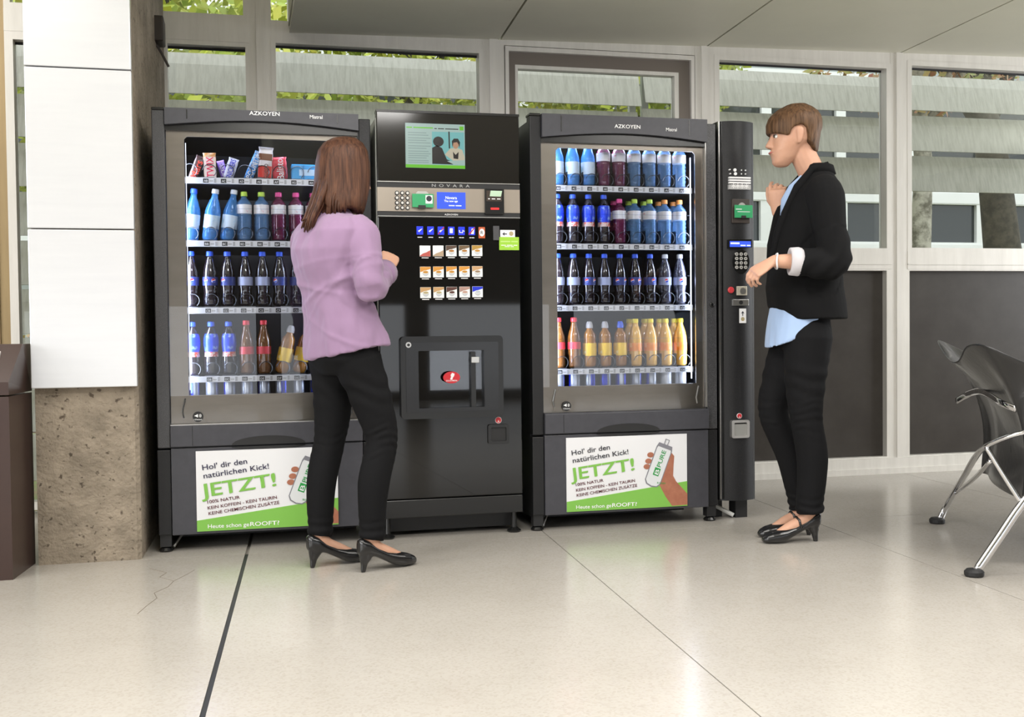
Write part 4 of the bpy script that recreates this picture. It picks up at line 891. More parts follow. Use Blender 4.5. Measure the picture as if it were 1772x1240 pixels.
wrapper(.442, .060, .138, .022, M_('bueno_white', (.78, .74, .76)), math.radians(4), 'tall white and red wafer bar in the fifth snack slot', 'bueno', M_('buenotxt', (.08, .02, .02)), band=[(.10, .45, M_('buenored', (.62, .03, .02))), (.62, .82, M_('choc', (.20, .07, .03)))], textw=.06, texth=.022)
wrapper(.5095, .062, .098, .026, M_('red', (.52, .03, .05)), math.radians(-4), 'red cereal bar wrapper in the sixth snack slot', 'Balisto', WHITE, textw=.085, texth=.030)
bb = tag(obj('snack_box', B(-.05, .05, -.02, .02, 0, .072, bev=.004), M_('skyblue', (.03, .30, .62))), 'flat blue snack packet at the right end of the snack shelf', 'snack', 'wrapped snacks on the top shelf')
bb.location = (.605, .095, ROWZ['A']+.008)
part_box('label_panel', (-.018, .046, -.0215, -.019, .024, .05), M_('paleblue', (.45, .62, .78)), bb)
# ------------------------------------------------------------------ people
from mathutils import noise as mnoise
def ring_loft(bm, rings, n=24, cap=True):
    """rings: (centre, side vector, front vector, exponent, tilt fn) -> closed loft"""
    R_ = []
    for rg in rings:
        c, s, f = Vector(rg[0]), Vector(rg[1]), Vector(rg[2]); e = rg[3] if len(rg) > 3 else 1.0
        fb = Vector(rg[4]) if len(rg) > 4 else f
        vs = []
        for k in range(n):
            a = 2*PI*k/n; ca, sa = math.cos(a), math.sin(a)
            ca = math.copysign(abs(ca)**e, ca); sa = math.copysign(abs(sa)**e, sa)
            vs.append(bm.verts.new(c + s*ca + (f if sa > 0 else fb)*sa))
        R_.append(vs)
    fs = []
    for A_, B_ in zip(R_[:-1], R_[1:]):
        for k in range(n): fs.append(bm.faces.new((A_[k], A_[(k+1) % n], B_[(k+1) % n], B_[k])))
    if cap: fs.append(bm.faces.new(R_[0][::-1])); fs.append(bm.faces.new(R_[-1]))
    bmesh.ops.recalc_face_normals(bm, faces=fs)
def limb(bm, pts, rad, n=16, sub=5, squash=None):
    """smooth tapered limb through pts (Catmull-Rom)"""
    P_ = [Vector(p) for p in pts]; Q = []; W = []
    for i in range(len(P_)-1):
        p0 = P_[max(i-1, 0)]; p1 = P_[i]; p2 = P_[i+1]; p3 = P_[min(i+2, len(P_)-1)]
        for k in range(sub):
            t = k/sub
            Q.append(.5*((2*p1) + (p2-p0)*t + (2*p0-5*p1+4*p2-p3)*t*t + (3*p1-p0-3*p2+p3)*t**3)); W.append(rad[i]+(rad[i+1]-rad[i])*t)
    Q.append(P_[-1]); W.append(rad[-1])
    tube(bm, Q, W, n)
def ball(bm, c, r, n=12):
    g = bmesh.ops.create_icosphere(bm, subdivisions=2, radius=1.0)
    r = (r, r, r) if not isinstance(r, (tuple, list)) else r
    for v in g['verts']: v.co = Vector((c[0]+v.co.x*r[0], c[1]+v.co.y*r[1], c[2]+v.co.z*r[2]))
def fuse(name, bm, voxel, smooth, m, parent=None, disp=None, laplace=0):
    """one continuous surface out of overlapping closed volumes"""
    me = bpy.data.meshes.new(name); bm.to_mesh(me); bm.free()
    o = bpy.data.objects.new(name, me); COL.objects.link(o)
    md = o.modifiers.new('r', 'REMESH'); md.mode = 'VOXEL'; md.voxel_size = voxel
    sm = o.modifiers.new('s', 'SMOOTH'); sm.factor = .5; sm.iterations = smooth
    dg = bpy.context.evaluated_depsgraph_get(); out = bpy.data.meshes.new_from_object(o.evaluated_get(dg))
    bpy.data.objects.remove(o); bpy.data.meshes.remove(me); out.name = name
    if disp:
        nr = [v.normal.copy() for v in out.vertices]
        for v, n_ in zip(out.vertices, nr): v.co += n_*disp(v.co, n_)
    out.materials.clear()
    return link(name, out, m, parent, True)
def hand(bm, wrist, d, nrm, side, size=1.0, curls=(50, 55, 60, 60), thumb=30, spread=4.0):
    """wrist point, direction along the hand, back-of-hand normal; side=+1 thumb along d x nrm"""
    d = Vector(d).normalized(); nrm = Vector(nrm); nrm = (nrm - d*nrm.dot(d)).normalized(); s = d.cross(nrm)*side; w = Vector(wrist); k = size
    ring_loft(bm, [(w - d*.01*k, s*.024*k, nrm*.018*k), (w + d*.02*k, s*.030*k, nrm*.016*k), (w + d*.055*k, s*.039*k, nrm*.014*k), (w + d*.082*k, s*.041*k, nrm*.012*k), (w + d*.092*k, s*.036*k, nrm*.008*k)], 16)
    for i, (off, L, r) in enumerate(((.0285, .070, .0082), (.0095, .078, .0085), (-.0095, .073, .0082), (-.0275, .058, .0072))):
        p = w + d*(.080*k - abs(off)*.15) + s*off*k; a = math.radians(curls[i]); dirn = (d + s*math.tan(math.radians(spread))*off/.03).normalized()
        pts = [p - dirn*.02*k, p]; rr = [r*k, r*1.03*k]; ang = 0
        for seg, fr in ((.45, .55), (.30, .9), (.25, .7)):
            ang += a*fr
            dd = dirn*math.cos(ang) - nrm*math.sin(ang); p = p + dd*L*seg*k; pts.append(p); rr.append(rr[-1]*.93)
        tube(bm, pts, rr, 10); ball(bm, pts[-1], rr[-1]*.98)
        for q, r2 in zip(pts[1:-1], rr[1:-1]): ball(bm, q, r2*1.02)
    p = w + d*.022*k + s*.022*k; t = math.radians(thumb); pts = [p - s*.008*k]; rr = [.013*k]
    for L, a2 in ((.035, t), (.030, t*.55), (.024, t*.2)):
        dd = (d*math.cos(a2) + s*math.sin(a2)).normalized()*.92 - nrm*.38; p = p + dd.normalized()*L*k; pts.append(p); rr.append(rr[-1]*.86)
    tube(bm, pts, rr, 10); ball(bm, pts[-1], rr[-1])
    for q, r2 in zip(pts[1:-1], rr[1:-1]): ball(bm, q, r2)
HEADROWS = [(-.025, .27, .12, .07), (.0, .335, .08, .115), (.05, .372, .03, .165), (.12, .372, -.04, .215), (.20, .385, -.11, .25), (.225, .380, -.13, .258), (.25, .392, -.15, .268), (.30, .370, -.21, .29), (.40, .365, -.36, .325), (.50, .345, -.43, .335), (.58, .372, -.465, .34), (.70, .36, -.475, .34), (.82, .295, -.44, .305), (.92, .165, -.36, .22), (.98, .04, -.24, .12), (1.0, -.05, -.14, .05)]
def head(bm, chin, h, f, s, tilt=0.0):
    """chin: point on the vertical head axis at chin height; f forward, s side (unit)"""
    f = Vector(f); s = Vector(s); up = Vector((0, 0, 1)); c0 = Vector(chin)
    f2 = (f*math.cos(tilt) - up*math.sin(tilt)); u2 = (up*math.cos(tilt) + f*math.sin(tilt))
    H = lambda t, a, b=0.0: c0 + u2*(t*h) + f2*(a*h) + s*(b*h)
    rings = []
    for t, a, b, w in HEADROWS:
        m_ = (a+b)/2; rings.append((H(t, m_), s*w*h, f2*(a-b)/2*h, .86))
    ring_loft(bm, rings, 28)
    ring_loft(bm, [(H(.56, .34), s*.035*h, f2*.03*h), (H(.48, .36), s*.04*h, f2*.045*h), (H(.40, .385), s*.055*h, f2*.075*h), (H(.35, .40), s*.075*h, f2*.085*h), (H(.315, .385), s*.07*h, f2*.05*h)], 14)   # nose
    ball(bm, H(.245, .375), (.0, .0, .0)) if False else None
    for t, a in ((.255, .388), (.215, .384)): ring_loft(bm, [(H(t+.018, a-.02), s*.10*h, f2*.02*h), (H(t, a), s*.11*h, f2*.026*h), (H(t-.016, a-.02), s*.09*h, f2*.02*h)], 14)   # lips
    for sg in (-1, 1):                                                       # ears
        ring_loft(bm, [(H(.33, -.03, sg*.325), f2*.035*h, s*.03*h), (H(.40, -.045, sg*.345), f2*.045*h, s*.035*h), (H(.50, -.06, sg*.355), f2*.065*h, s*.03*h), (H(.57, -.06, sg*.355), f2*.065*h, s*.028*h), (H(.62, -.05, sg*.345), f2*.05*h, s*.022*h)], 14)
    return H
SKIN = mat('skin', (0.56, 0.32, 0.22), .5, spec=.4, noise=(14, (0.50, 0.27, 0.18), .35, .75)); SKIN.node_tree.nodes['Principled BSDF'].inputs['Subsurface Weight'].default_value = .08
SKIN.node_tree.nodes['Principled BSDF'].inputs['Subsurface Radius'].default_value = (.01, .004, .002)
def cloth(name, c, rough=.85, scale=700, sheen=.2, **k):
    m = mat(name, c, rough, spec=.15, bump=(scale, .25, .0006), **k); m.node_tree.nodes['Principled BSDF'].inputs['Sheen Weight'].default_value = sheen; return m
LILAC = cloth('lilac_cotton', (0.27, 0.175, 0.28)); DENIM = cloth('black_denim', (0.006, 0.006, 0.0068), .85, sheen=.0); BLAZER = cloth('black_wool', (0.006, 0.006, 0.0065), .9, sheen=.0)
SHIRT = cloth('pale_blue_cotton', (0.34, 0.46, 0.68)); CUFF = cloth('grey_lining', (0.52, 0.50, 0.52)); LEATHER = mat('black_leather', (0.008, 0.008, 0.009), .25, coat=.3)
def hair_mat(name, c1, c2):
    return mat(name, c1, .5, spec=.22, noise=(90, c2, .38, .66), bump=(160, .9, .003), stretch=(1, 1, .05))
HAIR1 = hair_mat('brown_hair', (0.036, 0.014, 0.008), (0.105, 0.045, 0.024)); HAIR2 = hair_mat('short_brown_hair', (0.055, 0.028, 0.013), (0.15, 0.080, 0.040))
def folds(amp, fn):
    return lambda co, n_: amp*fn(co)
def nz(co, sx, sy, sz, o=0.0): return mnoise.noise(Vector((co.x*sx+o, co.y*sy, co.z*sz)))
def shoe(parent, heel, d, strap=False):
    """court shoe: heel tip on the floor at `heel`, pointing along d"""
    d = Vector((d[0], d[1], 0)).normalized(); s = Vector((-d.y, d.x, 0)); up = Vector((0, 0, 1)); h = Vector((heel[0], heel[1], 0))
    X = lambda x, z, y=0: h + d*x + s*y + up*z
    bm = bmesh.new(); rings = []
    for x, b, t, w in ((-.020, .072, .122, .014), (-.010, .064, .128, .026), (.02, .060, .118, .031), (.055, .050, .090, .031), (.095, .030, .068, .032), (.135, .009, .058, .037), (.165, .002, .054, .039), (.195, .002, .047, .036), (.218, .003, .036, .027), (.232, .007, .024, .012)):
        rings.append((X(x, (b+t)/2), s*w, up*(t-b)/2, .75))
    ring_loft(bm, rings, 20)
    ring_loft(bm, [(X(.018, .075), s*.026, d*.034, .9), (X(.012, .055), s*.021, d*.026, .9), (X(.004, .03), s*.012, d*.014, .9), (X(.0, .004), s*.009, d*.010, .9), (X(.0, 0), s*.009, d*.010, .9)], 14)
    o = fuse('shoe', bm, .0035, 4, LEATHER, parent)
    if strap:
        bm = bmesh.new(); tube(bm, [X(.075, .062, .032), X(.080, .095, .022), X(.085, .105, 0), X(.080, .095, -.022), X(.075, .062, -.032)], .005, 8); obj('shoe_strap', bm, LEATHER, o, True)
    return X
# ---- woman in the lilac blouse, seen from behind
F1 = Vector((.88, .475, 0)).normalized(); R1 = Vector((F1.y, -F1.x, 0)); UP = Vector((0, 0, 1)); O1 = Vector((.695, -.50, 0))
def p1(a, b, z): return O1 + R1*a + F1*b + UP*z
def torso1(g=0.0, hem=None):
    L = [(.80, .03, .150, .125), (.90, .02, .163, .120), (1.03, -.015, .132, .098), (1.12, -.03, .145, .108), (1.19, -.033, .160, .112), (1.26, -.03, .170, .098), (1.305, -.022, .135, .075), (1.33, -.012, .075, .058)]
    return [(p1(0, b, z), R1*(w+g), F1*(t+g), .9) for z, b, w, t in L]
bm = bmesh.new()
ring_loft(bm, torso1(-.012)); H1 = head(bm, p1(0, .035, 1.375), .232, F1, R1, .10)
limb(bm, [p1(0, -.01, 1.27), p1(0, .0, 1.34), p1(0, .02, 1.43)], [.062, .050, .052])
hipL, hipR = p1(-.078, .02, .80), p1(.078, .03, .80)
kneeL, kneeR = Vector((.655, -.43, .478)), Vector((.838, -.57, .485)); ankL, ankR = Vector((.615, -.455, .125)), Vector((.797, -.588, .125))
fL, fR = Vector((.93, .36, 0)).normalized(), Vector((.91, .42, 0)).normalized()
for hp, kn, an, fd, tip in ((hipL, kneeL, ankL, fL, (.585, -.474)), (hipR, kneeR, ankR, fR, (.763, -.606))):
    limb(bm, [hp, (hp+kn)/2 + F1*.012, kn, (kn*.55+an*.45) - F1*.012, an], [.066, .060, .047, .046, .031])
    t3 = Vector((tip[0], tip[1], 0)); limb(bm, [an + UP*.01, t3 + fd*.05 + UP*.090, t3 + fd*.115 + UP*.058, t3 + fd*.175 + UP*.030], [.031, .028, .022, .016])
    ball(bm, t3 + fd*.012 + UP*.085, (.024, .024, .026))
shR, elR, wrR = Vector((.770, -.615, 1.262)), Vector((.800, -.662, 1.055)), Vector((.884, -.44, 1.128))
shL, elL, wrL = Vector((.600, -.365, 1.262)), Vector((.665, -.245, 1.045)), Vector((.80, -.215, 1.12))
limb(bm, [shR, elR, wrR], [.046, .038, .025]); limb(bm, [shL, elL, wrL], [.046, .038, .025])
hand(bm, wrR, Vector((.25, .45, .62)), Vector((.25, -.62, .55)), -1, .98, (95, 98, 100, 98), 20, 2)
hand(bm, wrL, Vector((.7, .5, .35)), Vector((-.2, .5, .7)), 1, .95, (60, 65, 70, 70), 25)
W1 = tag(fuse('person', bm, .0045, 3, SKIN), 'woman seen from behind in a lilac blouse and black trousers facing the coffee machine', 'person')
# blouse
bm = bmesh.new()
rings = []
L1 = [(.0, .034, .190, .142), (.06, .03, .184, .138), (.13, .012, .163, .124), (.225, -.015, .143, .108), (.31, -.03, .155, .117), (.38, -.034, .171, .122), (.445, -.031, .182, .108), (.487, -.024, .150, .085), (.515, -.014, .085, .068), (.530, -.008, .062, .056)]
for i, (dz, b, w, t) in enumerate(L1): rings.append((p1(0, b, .822+dz), R1*w, F1*t, .88))
ring_loft(bm, rings, 32)
for v in bm.verts:                                   # shirt-tail hem, lower at the back left
    if v.co.z < .84:
        q = (v.co - O1).dot(F1) + .5*(v.co - O1).dot(R1); v.co.z += .030*max(-1, min(1, q/.16)) - .008
limb(bm, [shR - R1*.035 + UP*.012, shR + R1*.012 - UP*.03, (shR+elR)/2 + R1*.012, elR + R1*.003, (elR*.5+wrR*.5), wrR*.80+elR*.20], [.070, .068, .060, .056, .050, .047], 18, 5)
limb(bm, [shL + R1*.035 + UP*.012, shL - R1*.012 - UP*.03, (shL+elL)/2, elL, (elL*.5+wrL*.5), wrL*.82+elL*.18], [.070, .068, .060, .056, .050, .045], 18, 5)
def blouse_folds(co, n_):
    k = (co-O1).dot(R1); z = co.z
    d = .006*nz(co, 9, 9, 5) + .0075*nz(co, 20, 20, 8, 3.0) + .002*nz(co, 45, 45, 20, 7.0)
    for zz, sl, am, wd in ((1.02, .5, .009, .011), (1.06, -.2, .007, .010), (.965, .9, .007, .010), (1.14, .15, .004, .010), (.93, -.5, .006, .010)):
        e = (z - zz - sl*k); d += am*math.exp(-(e/wd)**2)*(0.4+.6*nz(co, 6, 6, 6, zz*9))
    if (co-elR).length < .12: d += .0022*math.sin((co-elR).dot(UP)*90 + 30*(co-elR).dot(F1) + 3*nz(co, 10, 10, 10))
    return d
BL = fuse('blouse', bm, .006, 4, LILAC, W1, blouse_folds)
ax = (wrR-elR).normalized(); c = wrR*.82+elR*.18; a1 = ax.orthogonal().normalized(); a2 = ax.cross(a1)
bm = bmesh.new(); ring_loft(bm, [(c - ax*.028, a1*.047, a2*.047), (c - ax*.005, a1*.050, a2*.050), (c + ax*.020, a1*.053, a2*.053), (c + ax*.022, a1*.046, a2*.046), (c - ax*.02, a1*.042, a2*.042)], 20, True)
obj('cuff', bm, LILAC, BL, True)
bm = bmesh.new(); ring_loft(bm, [(p1(0, -.012, 1.325), R1*.074, F1*.064), (p1(0, -.006, 1.352), R1*.062, F1*.058), (p1(0, .0, 1.372), R1*.060, F1*.056)], 24); obj('collar', bm, LILAC, BL, True)
for s_ in (): obj('back_seam', tube(bmesh.new(), [p1(.0, -.033-.1225 + .006*abs(i-3) if False else -.03-(.128, .121, .110, .113, .120, .1235)[i]+(.066, .06, .022, -.0, -.0, .0)[i]*0 , .83+.085*i) for i in range(6)], .0012, 6), LILAC, BL)
# trousers
def trousers(name, parent, hips, legs, top, m, fdir, voxel=.006):
    bm = bmesh.new(); ring_loft(bm, top, 28)
    for hp, kn, an, rr, kf in legs:
        limb(bm, [hp + UP*.07, hp, (hp*.5+kn*.5) + fdir*.012, kn + fdir*kf, (kn*.55+an*.45) - fdir*.014, (kn*.12+an*.88), an - UP*.008], [rr[0]*.7] + rr, 20, 6)
    kz = legs[0][1].z
    def dsp(co, n_):
        d = .0025*nz(co, 14, 14, 8)
        for kn in (legs[0][1], legs[1][1]):
            r_ = math.hypot(co.x-kn.x, co.y-kn.y)
            if r_ < .12 and abs(co.z-kn.z) < .13: d += .0030*math.sin((co.z-kn.z)*190 + 7*nz(co, 9, 9, 5))*max(0, .35+nz(co, 16, 16, 22, 5.0))*math.exp(-((co.z-kn.z)/.075)**2)
        if co.z < .22: d += .0035*math.sin(co.z*190 + 3*nz(co, 10, 10, 3))*max(0, (.22-co.z)/.1)
        if .56 < co.z < .80: d += .003*math.sin(co.z*85 + 40*(co.x) + 3*nz(co, 8, 8, 6))*max(0, 1-abs(co.z-.68)/.12)
        return d
    return fuse(name, bm, voxel, 4, m, parent, dsp)
trousers('trousers', W1, None, [(hipL - UP*.01, kneeL, ankL, [.092, .076, .060, .058, .047, .047], .006), (hipR - UP*.01, kneeR, ankR, [.092, .078, .060, .060, .048, .049], .006)],
         [(p1(0, .02, .735), R1*.10, F1*.085), (p1(0, .018, .79), R1*.155, F1*.118, .9), (p1(0, .018, .86), R1*.155, F1*.115, .9), (p1(0, .005, .95), R1*.138, F1*.102, .9)], DENIM, F1)
shoe(W1, (.585, -.474), fL); shoe(W1, (.763, -.606), fR)
# long hair
def long_hair():
    bm = bmesh.new(); n = 72; rows = []
    spec = [(1.632, .012, .015, .015), (1.624, .012, .050, .052), (1.605, .010, .078, .082), (1.575, .010, .097, .102), (1.53, .010, .104, .113), (1.48, .008, .106, .115), (1.43, .002, .108, .114), (1.39, -.008, .112, .108), (1.36, -.016, .114, .100), (1.345, -.018, .106, .090)]
    for i, (z, b, w, t) in enumerate(spec):
        vs = []
        for k in range(n):
            a = 2*PI*k/n; q = .0045*mnoise.noise(Vector((math.cos(a)*7, math.sin(a)*7, z*2.5))) + .003*mnoise.noise(Vector((math.cos(a)*22, math.sin(a)*22, z*3)))
            g = min(1, i/3.0); front = max(0, math.sin(a)); zz = z
            if i >= 7: zz += .022*mnoise.noise(Vector((math.cos(a)*9, math.sin(a)*9, 4.0)))*(i-6)*.5 - .030*(i-7)*max(0, -math.cos(a))*.8
            tt = t*(.80 if front > 0 else 1.0)
            vs.append(bm.verts.new(p1(math.cos(a)*(w+q*g), b + .03 + math.sin(a)*(tt+q*g), zz)))
        rows.append(vs)
    for A_, B_ in zip(rows[:-1], rows[1:]):
        for k in range(n): bm.faces.new((A_[k], A_[(k+1) % n], B_[(k+1) % n], B_[k]))
    bm.faces.new(rows[0][::-1])
    inner = [bm.verts.new(v.co*.25 + Vector((p1(0, .02, 1.36)))*.75) for v in rows[-1]]
    for k in range(n): bm.faces.new((rows[-1][k], rows[-1][(k+1) % n], inner[(k+1) % n], inner[k]))
    bm.faces.new(inner)
    # loose locks over the left shoulder and along the ends
    for i in range(90):
        u = random.random(); a = random.uniform(-.112, .09); b = -.055 - .03*(1-(a/.12)**2) + random.uniform(-.008, .010); zt = random.uniform(1.40, 1.47); zb = 1.318 + .45*(a*.667+b*.74+.02) + random.uniform(-.020, .014)
        tube(bm, [p1(a*.88, b+.05, zt), p1(a*1.0, b+.018, (zt+zb)/2), p1(a*1.03 + random.uniform(-.006, .006), b+.010, zb)], [.008, .007, .0012], 6, .7)
    for i in range(44):                              # lock lying over the left shoulder
        a = .012 + random.uniform(-.035, .030); b = random.uniform(-.010, .012); zb = 1.268 + random.uniform(-.012, .045)
        tube(bm, [p1(a*.9, b-.045, 1.50), p1(a*1.1, b-.072, 1.42), p1(a*1.1, b-.098, 1.36), p1(a, b-.122, 1.315), p1(a + random.uniform(-.008, .008), b-.136, zb)], [.012, .011, .009, .006, .0012], 6, .7)
    bmesh.ops.recalc_face_normals(bm, faces=bm.faces[:])
    return obj('hair', bm, HAIR1, W1, True)
long_hair()
# ---- woman in the black blazer, in profile
F2 = Vector((-.97, .24, 0)).normalized(); L2 = Vector((-.24, -.97, 0)).normalized(); O2 = Vector((2.632, -.50, 0))
def p2(a, b, z): return O2 + L2*a + F2*b + UP*z     # a to her left (towards the viewer), b forward
PXM = .00242
def fz(y): return 1.837-(y-175)*.002416
def fb(px): return (1390-px)*PXM
bm = bmesh.new()
ring_loft(bm, [(p2(0, b, z), L2*w, F2*t, .9) for z, b, w, t in ((.86, .005, .14, .10), (.98, .0, .13, .095), (1.08, .0, .115, .085), (1.20, .005, .13, .098), (1.33, -.005, .155, .10), (1.43, -.025, .135, .065), (1.50, -.045, .082, .052), (1.53, -.045, .06, .05))])
H2 = head(bm, p2(0, fb(1374), 1.572), .236, F2, L2, .06)
limb(bm, [p2(0, -.05, 1.46), p2(0, -.035, 1.54), p2(0, fb(1390), 1.62), p2(0, fb(1388), 1.68)], [.075, .054, .053, .06])
hipN, hipF = p2(.075, .0, .86), p2(-.075, .02, .86)
kneeN, kneeF = Vector((2.607, -.58, .512)), Vector((2.535, -.43, .528)); ankN, ankF = Vector((2.622, -.57, .128)), Vector((2.655, -.435, .13))
dN, dF = Vector((-1, .10, 0)).normalized(), Vector((-1, .05, 0)).normalized()
tipN, tipF = (2.648, -.566), (2.690, -.436)
for hp, kn, an, fd, tip in ((hipN, kneeN, ankN, dN, tipN), (hipF, kneeF, ankF, dF, tipF)):
    limb(bm, [hp, (hp+kn)/2 + F2*.012, kn, (kn*.55+an*.45) - F2*.012, an], [.066, .060, .047, .046, .031])
    t3 = Vector((tip[0], tip[1], 0)); limb(bm, [an + UP*.01, t3 + fd*.05 + UP*.092, t3 + fd*.115 + UP*.060, t3 + fd*.175 + UP*.030], [.031, .028, .024, .016])
    ball(bm, t3 + fd*.012 + UP*.085, (.024, .024, .026))
shN, elN, wrN = p2(.170, -.045, 1.435), Vector((2.632, -.735, 1.150)), Vector((2.402, -.672, 1.158))
shF, elF, wrF = p2(-.165, -.03, 1.43), Vector((2.675, -.315, 1.20)), Vector((2.572, -.395, 1.385))
limb(bm, [shN, elN, wrN*.55+elN*.45, wrN], [.038, .036, .034, .024]); limb(bm, [shF, elF, wrF*.6+elF*.4, wrF], [.046, .038, .032, .023])
hand(bm, wrN, Vector((-.80, .12, -.50)), Vector((-.42, -.35, .62)), 1, 1.0, (42, 48, 55, 58), 22, 2)
hand(bm, wrF, Vector((-.10, -.10, 1.0)), Vector((-.72, -.68, .1)), -1, 1.05, (38, 58, 68, 74), 32, 7)
W2 = tag(fuse('person', bm, .0038, 3, SKIN), 'woman with short hair in a black blazer standing in profile beside the payment column', 'person')
for sg in (-1, 1):
    bm = bmesh.new(); c = H2(.502, .318, sg*.16); ball(bm, c, .0092); e = obj('eye', bm, mat('eye_white', (.75, .73, .70), .2), W2, True)
    bm = bmesh.new(); c = H2(.502, .348, sg*.167); ball(bm, c, .0062); obj('iris', bm, mat('iris', (.05, .035, .025), .15), e, True)
    obj('eyelash', tube(bmesh.new(), [H2(.520, .345, sg*.11), H2(.528, .357, sg*.16), H2(.518, .330, sg*.21)], .0016, 6), mat('lash', (.02, .012, .01), .6), W2)
    obj('eyebrow', tube(bmesh.new(), [H2(.600, .378, sg*.07), H2(.615, .370, sg*.16), H2(.60, .315, sg*.24)], [.002, .003, .001], 6), HAIR2, W2)
obj('lips', tube(bmesh.new(), [H2(.236, .345, -.13), H2(.237, .404, -.05), H2(.237, .408, 0), H2(.237, .404, .05), H2(.236, .345, .13)], [.002, .0045, .0045, .0045, .002], 8), mat('lip', (.42, .14, .12), .4), W2)
# short hair: shell over the skull with a fringe, open round the ears
def short_hair():
    bm = bmesh.new(); n = 64; m_ = 16; rows = []
    def low(a):            # a: 0 forward, PI back -> lower edge as fraction of the head height
        d = abs(a)
        K_ = ((0, .565), (.55, .545), (.95, .50), (1.15, .47), (1.33, .62), (1.62, .655), (1.85, .60), (2.05, .36), (2.5, .20), (PI, .18))
        for (a0, v0), (a1, v1) in zip(K_[:-1], K_[1:]):
            if a0 <= d <= a1: return v0 + (v1-v0)*(d-a0)/(a1-a0)
        return .2
    def skull(t, a):
        t = max(.0, min(1.0, t))
        for (t0, f0, b0, w0), (t1, f1, b1, w1) in zip(HEADROWS[:-1], HEADROWS[1:]):
            if t0 <= t <= t1:
                q = (t-t0)/(t1-t0); f_, b_, w_ = f0+(f1-f0)*q, b0+(b1-b0)*q, w0+(w1-w0)*q; break
        if t < .5: b_ = min(b_, -.34 + .2*(.5-t)*0 - .09*min(1, (t-.1)/.4))
        c_ = (f_+b_)/2; r_ = (f_-b_)/2
        return c_ + r_*math.cos(a), w_*math.sin(a)
    for i in range(m_+1):
        u = i/m_; vs = []
        for k in range(n):
            a = -PI + 2*PI*k/n; tl = low(a); t = 1.0 - (1.0-tl)*math.sin(u*PI/2)**1.1
            x, y = skull(min(t, .985), a); gq = .075 + .014*mnoise.noise(Vector((math.cos(a)*5, math.sin(a)*5, t*3))) + .012*mnoise.noise(Vector((math.cos(a)*20, math.sin(a)*20, t*4)))
            if t > .9: gq *= 1.0
            th = gq*(1.0 if u < .85 else 1-(u-.85)*2.2)
            L_ = math.hypot(x, y) + 1e-6
            vs.append(bm.verts.new(H2(t + .055*(1-u), x + th*math.cos(a)*(1 if abs(x) > .02 else .5), y + th*math.sin(a)*.8)))
        rows.append(vs)
    for A_, B_ in zip(rows[:-1], rows[1:]):
        for k in range(n): bm.faces.new((A_[k], A_[(k+1) % n], B_[(k+1) % n], B_[k]))
    bm.faces.new(rows[0][::-1])
    inn = []
    for k in range(n):
        a = -PI + 2*PI*k/n; x, y = skull(low(a)+.02, a); inn.append(bm.verts.new(H2(low(a)+.02, x*.9, y*.9)))
    for k in range(n): bm.faces.new((rows[-1][k], rows[-1][(k+1) % n], inn[(k+1) % n], inn[k]))
    bm.faces.new(inn)
    bmesh.ops.recalc_face_normals(bm, faces=bm.faces[:])
    return obj('hair', bm, HAIR2, W2, True)
short_hair()
# shirt with a curved tail
bm = bmesh.new()
ring_loft(bm, [(p2(0, b, z), L2*w, F2*t, .9) for z, b, w, t in ((.872, .028, .150, .118), (.93, .026, .148, .118), (1.08, .016, .120, .098), (1.20, .004, .130, .100), (1.33, -.012, .150, .096), (1.43, -.03, .120, .068), (1.50, -.045, .070, .050), (1.53, -.045, .058, .048))], 32)
for v in bm.verts:
    if v.co.z < .90:
        q = (v.co - O2).dot(F2); v.co.z -= .055*max(-.9, q/.12) ; 
        if q > .06: v.co += F2*.012
def shirt_f(co, n_): return .004*nz(co, 14, 14, 5) + .003*nz(co, 30, 30, 8, 2.0)
fuse('shirt', bm, .006, 3, SHIRT, W2, shirt_f)
trousers('trousers', W2, None, [(hipN - UP*.01, kneeN, ankN, [.100, .085, .066, .064, .056, .060], .006), (hipF - UP*.01, kneeF, ankF, [.096, .080, .062, .060, .050, .052], .006)],
         [(p2(0, .01, .80), L2*.11, F2*.092), (p2(0, .0, .86), L2*.150, F2*.112, .9), (p2(0, .002, .93), L2*.142, F2*.106, .9), (p2(0, .01, 1.00), L2*.128, F2*.098, .9)], DENIM, F2)
# blazer: body open at the front, sleeves pushed up
bm = bmesh.new()
J = [(.925, fb(1345), fb(1462), .178), (.985, fb(1331), fb(1460), .175), (1.06, fb(1327), fb(1456), .160), (1.17, fb(1332), fb(1454), .152), (1.29, fb(1341), fb(1458), .170), (1.40, fb(1357), fb(1457), .188), (1.45, fb(1369), fb(1453), .180), (1.50, fb(1386), fb(1446), .125), (1.535, fb(1394), fb(1440), .078), (1.558, fb(1400), fb(1438), .066)]
ring_loft(bm, [(p2(0, (a+b)/2, z), L2*w, F2*(a-b)/2, .88) for z, a, b, w in J], 36)
limb(bm, [shN - L2*.045 + UP*.018, shN + L2*.002 - UP*.02, (shN+elN)/2 + L2*.006, elN - F2*.006, elN*.55+wrN*.45, elN*.42+wrN*.58], [.070, .076, .066, .064, .058, .054], 20, 6)
limb(bm, [shF + L2*.045 + UP*.018, shF - UP*.02, (shF+elF)/2, elF, elF*.55+wrF*.45], [.066, .070, .062, .058, .050], 20, 6)
def blazer_f(co, n_):
    d = .003*nz(co, 9, 9, 5)
    if (co-elN).length < .15: d += .0028*math.sin((co-elN).dot(F2)*70 + (co-elN).z*60 + 3*nz(co, 8, 8, 8))
    return d
BZ = fuse('blazer', bm, .006, 3, BLAZER, W2, blazer_f)
